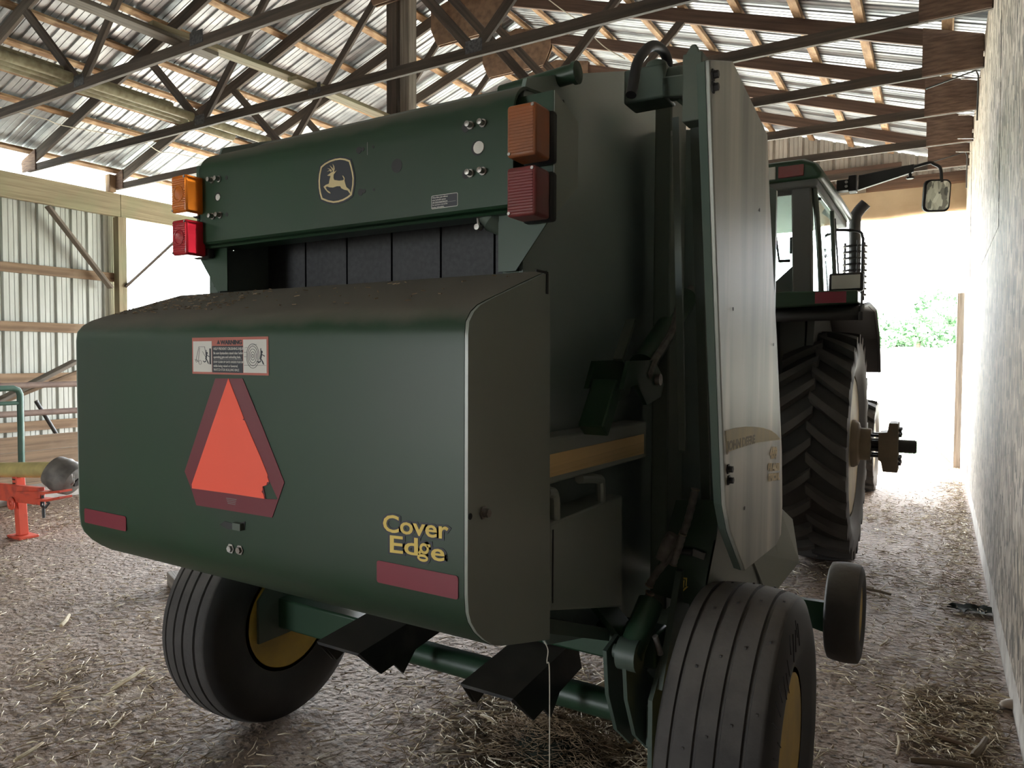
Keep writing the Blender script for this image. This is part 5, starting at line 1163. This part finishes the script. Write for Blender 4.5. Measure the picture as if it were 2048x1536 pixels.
# ================================================================ FLOOR LITTER
def blade(m, x, y, z, a, l, w, lift, bend):
    d = Vector((math.cos(a), math.sin(a), 0)); n = Vector((-d.y, d.x, 0)); p0 = Vector((x, y, z)) - d * l / 2; pm = Vector((x, y, z + lift * .6)) + n * bend; p1 = Vector((x, y, z + lift)) + d * l / 2
    up = Vector((0, 0, w * .8)); vs = []
    for p, f in ((p0, .8), (pm, 1), (p1, .6)): vs += [p - n * w * f / 2, p + n * w * f / 2, p + up * f]
    m.add(vs, [(0, 1, 2), (6, 8, 7)] + [(i + j, i + (j + 1) % 3, i + 3 + (j + 1) % 3, i + 3 + j) for i in (0, 3) for j in range(3)])
rd = random.Random(21)
def clear(x, y):
    return not ((abs(x - (-.47)) < .2 and abs(y - 2.17) < .16) or (abs(x + 2.59) < .2 and abs(y - 2.17) < .16) or (abs(x + .785) < .28 and abs(y - 6.3) < .3))
m = MB().use('straw'); m2 = MB().use('straw_dark')
def scatter(n, fx, l0, l1, mm=None, wmul=1.):
    c = 0
    while c < n:
        x, y = fx()
        if not (-8.5 < x < .31 and .6 < y < 13) or not clear(x, y): continue
        dst = math.hypot(x, y); w = rd.uniform(.0026, .0052) * wmul * (1 + .04 * dst)
        t = mm or (m if rd.random() < .5 else m2)
        blade(t, x, y, .006, rd.uniform(0, 2 * PI), rd.uniform(l0, l1) * (.6 + .8 * rd.random() ** 2), w, rd.uniform(0, .012), rd.uniform(-.008, .008)); c += 1
clump = [(rd.uniform(-7.5, .2), rd.uniform(1.0, 9)) for _ in range(46)] + [(-2.9, 1.7), (-3.2, 2.3), (-3.6, 1.9), (-4.4, 2.6), (-1.7, 3.1), (-1.3, 3.0), (-1.0, 2.7), (-1.6, 2.6)]
def f_clump():
    c = rd.choice(clump); s_ = .22 + .02 * c[1]; return rd.gauss(c[0], s_ * 1.6), rd.gauss(c[1], s_ * .7)
scatter(8500, f_clump, .03, .10)
scatter(6000, lambda: (rd.uniform(-8, .3), rd.uniform(.8, 10) ), .012, .05)
scatter(1500, lambda: (.29 - abs(rd.gauss(0, .16)), rd.uniform(3.2, 12.4)), .03, .09)
scatter(900, lambda: (.25 - abs(rd.gauss(0, .4)), rd.uniform(3.2, 9)), .03, .09)
scatter(2600, lambda: (rd.gauss(-1.15, .42), rd.gauss(2.55, .45)), .04, .13)
scatter(500, lambda: (rd.uniform(-.1, .25), rd.uniform(3.3, 4.0)), .04, .12)
tag(m.build('straw_litter', sharp=180), 'pale straw scattered all over the dirt floor', 'straw', kind='stuff')
tag(m2.build('hay_litter', sharp=180), 'brown hay and chaff scattered over the dirt floor', 'hay', kind='stuff')
# fine crumbs of dirt and chaff
m3 = MB().use('straw_dark'); scatter(3500, lambda: (rd.uniform(-7.5, .3), 1.0 + 8.5 * rd.random() ** 1.6), .005, .014, m3, 1.7)
tag(m3.build('chaff_litter', sharp=180), 'fine dark chaff crumbs over the dirt floor', 'chaff', kind='stuff')
# a heap of old hay under the axle
hc = on_z(1110, 1490, 0)
m4 = MB().use('straw_dark'); n = 0
for _ in range(2600):
    r_ = abs(rd.gauss(0, .16)); a = rd.uniform(0, 2 * PI); h_ = .13 * math.exp(-(r_ / .15) ** 2)
    blade(m4, hc.x + r_ * math.cos(a) * 1.35, hc.y + r_ * math.sin(a), max(.004, h_ * rd.uniform(.3, 1)), rd.uniform(0, 2 * PI), rd.uniform(.03, .13), rd.uniform(.0018, .0035), rd.uniform(-.015, .02) if h_ > .03 else .004, rd.uniform(-.02, .02))
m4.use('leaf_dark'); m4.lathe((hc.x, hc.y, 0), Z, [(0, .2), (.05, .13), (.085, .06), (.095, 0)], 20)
tag(m4.build('hay_heap', sharp=180), 'dark clump of old hay on the floor below the axle tube', 'hay', kind='stuff')
# single stalks, cobs and chunks one can point to
def stalk(u0, v0, u1, v1, r, lb, nm='corn_stalk', mt='corn_stalk', cat='stalk'):
    a = on_z(u0, v0, r + .003); b = on_z(u1, v1, r + .003); md = a.lerp(b, .5) + Vector((.006, .004, .003))
    tag(MB().path([a, a.lerp(b, .1), md, b], [r * .7, r, r * .95, r * .8], 8).build(nm, mt), lb, cat, 'stalks on the floor')
stalk(222, 1380, 288, 1338, .011, 'thick pale stalk lying among chaff beside the ribbed tire in shadow')
stalk(122, 1252, 138, 1230, .013, 'short pale corn cob piece on the open floor')
stalk(28, 1522, 85, 1486, .008, 'long thin stalk on the floor at the lower picture corner below the cob')
stalk(225, 1455, 250, 1425, .005, 'thin upright-looking straw on the floor by the ribbed tire tread')
stalk(1185, 1380, 1222, 1358, .014, 'pale split stalk on the floor seen under the axle beside the swing plates')
stalk(962, 1430, 995, 1450, .009, 'white stalk pieces on the floor just under the axle tube')
stalk(1794, 1510, 1796, 1472, .006, 'short white straw standing out on the lane near the big dusty tire')
stalk(1733, 1178, 1782, 1189, .010, 'dark twig lying on the lane beside the small gauge wheel', 'twig', 'bark', 'twig')
stalk(1868, 1470, 1962, 1506, .010, 'long brown bark strip by the wafer board wall', 'bark_strip', 'wood_brown', 'bark')
stalk(1820, 1520, 1945, 1533, .013, 'broad dark bark slab at the bottom edge near the wafer board', 'bark_strip', 'bark', 'bark')
stalk(1946, 1512, 1972, 1478, .014, 'stubby twig end crossing the bark strips', 'twig', 'bark', 'twig')
stalk(1760, 1292, 1775, 1280, .006, 'small straw pair on the lane below the gauge wheel')
stalk(1845, 1398, 1900, 1408, .004, 'thin straw halfway across the lane')
a = on_z(1958, 1226, 0)
m = MB().use('leaf_dark'); rg = []; rl = random.Random(4)
for i in range(13):
    t = i / 12; w = (math.sin(PI * min(1, t * .94 + .05)) ** .7) * .085 * (1 + .25 * rl.uniform(-1, 1))
    for j in range(5):
        q = j / 4 - .5; rg.append((a.x - .16 + .30 * t + .02 * rl.uniform(-1, 1), a.y + q * 2 * w + .04 * (t - .5), .006 + .035 * abs(q) * (1 + .5 * math.sin(i * 1.7)) + .006 * rl.random()))
m.add(rg, [(i * 5 + j, i * 5 + j + 1, i * 5 + 6 + j, i * 5 + 5 + j) for i in range(12) for j in range(4)])
o = tag(m.build('dead_leaf', sharp=180), 'dark curled leaf lying by the wafer board footing', 'leaf')
a = on_z(2020, 1418, 0)
m = MB().use('stone'); bm = bmesh.new(); bmesh.ops.create_icosphere(bm, subdivisions=2, radius=.035)
for v in bm.verts: v.co = Vector((v.co.x * 1.2, v.co.y * .9, max(-.02, v.co.z * .7))) * (1 + .15 * math.sin(v.co.x * 90 + v.co.y * 60)); 
m.add([Vector((a.x, a.y, .02)) + v.co for v in bm.verts], [tuple(v.index for v in f.verts) for f in bm.faces]); bm.free()
tag(m.build('field_stone', sharp=180), 'small tan stone on the floor against the wafer board footing', 'stone')
# offcut of wood seen beside the shadowed tire
a = on_z(352, 1172, .03)
tag(board('wood_offcut', (a.x - .15, a.y + .1, .045), (a.x + .15, a.y - .02, .045), .12, .09, 'wood_grey'), 'grey wood offcut on the floor peeking out behind the shadowed tire', 'wood block')
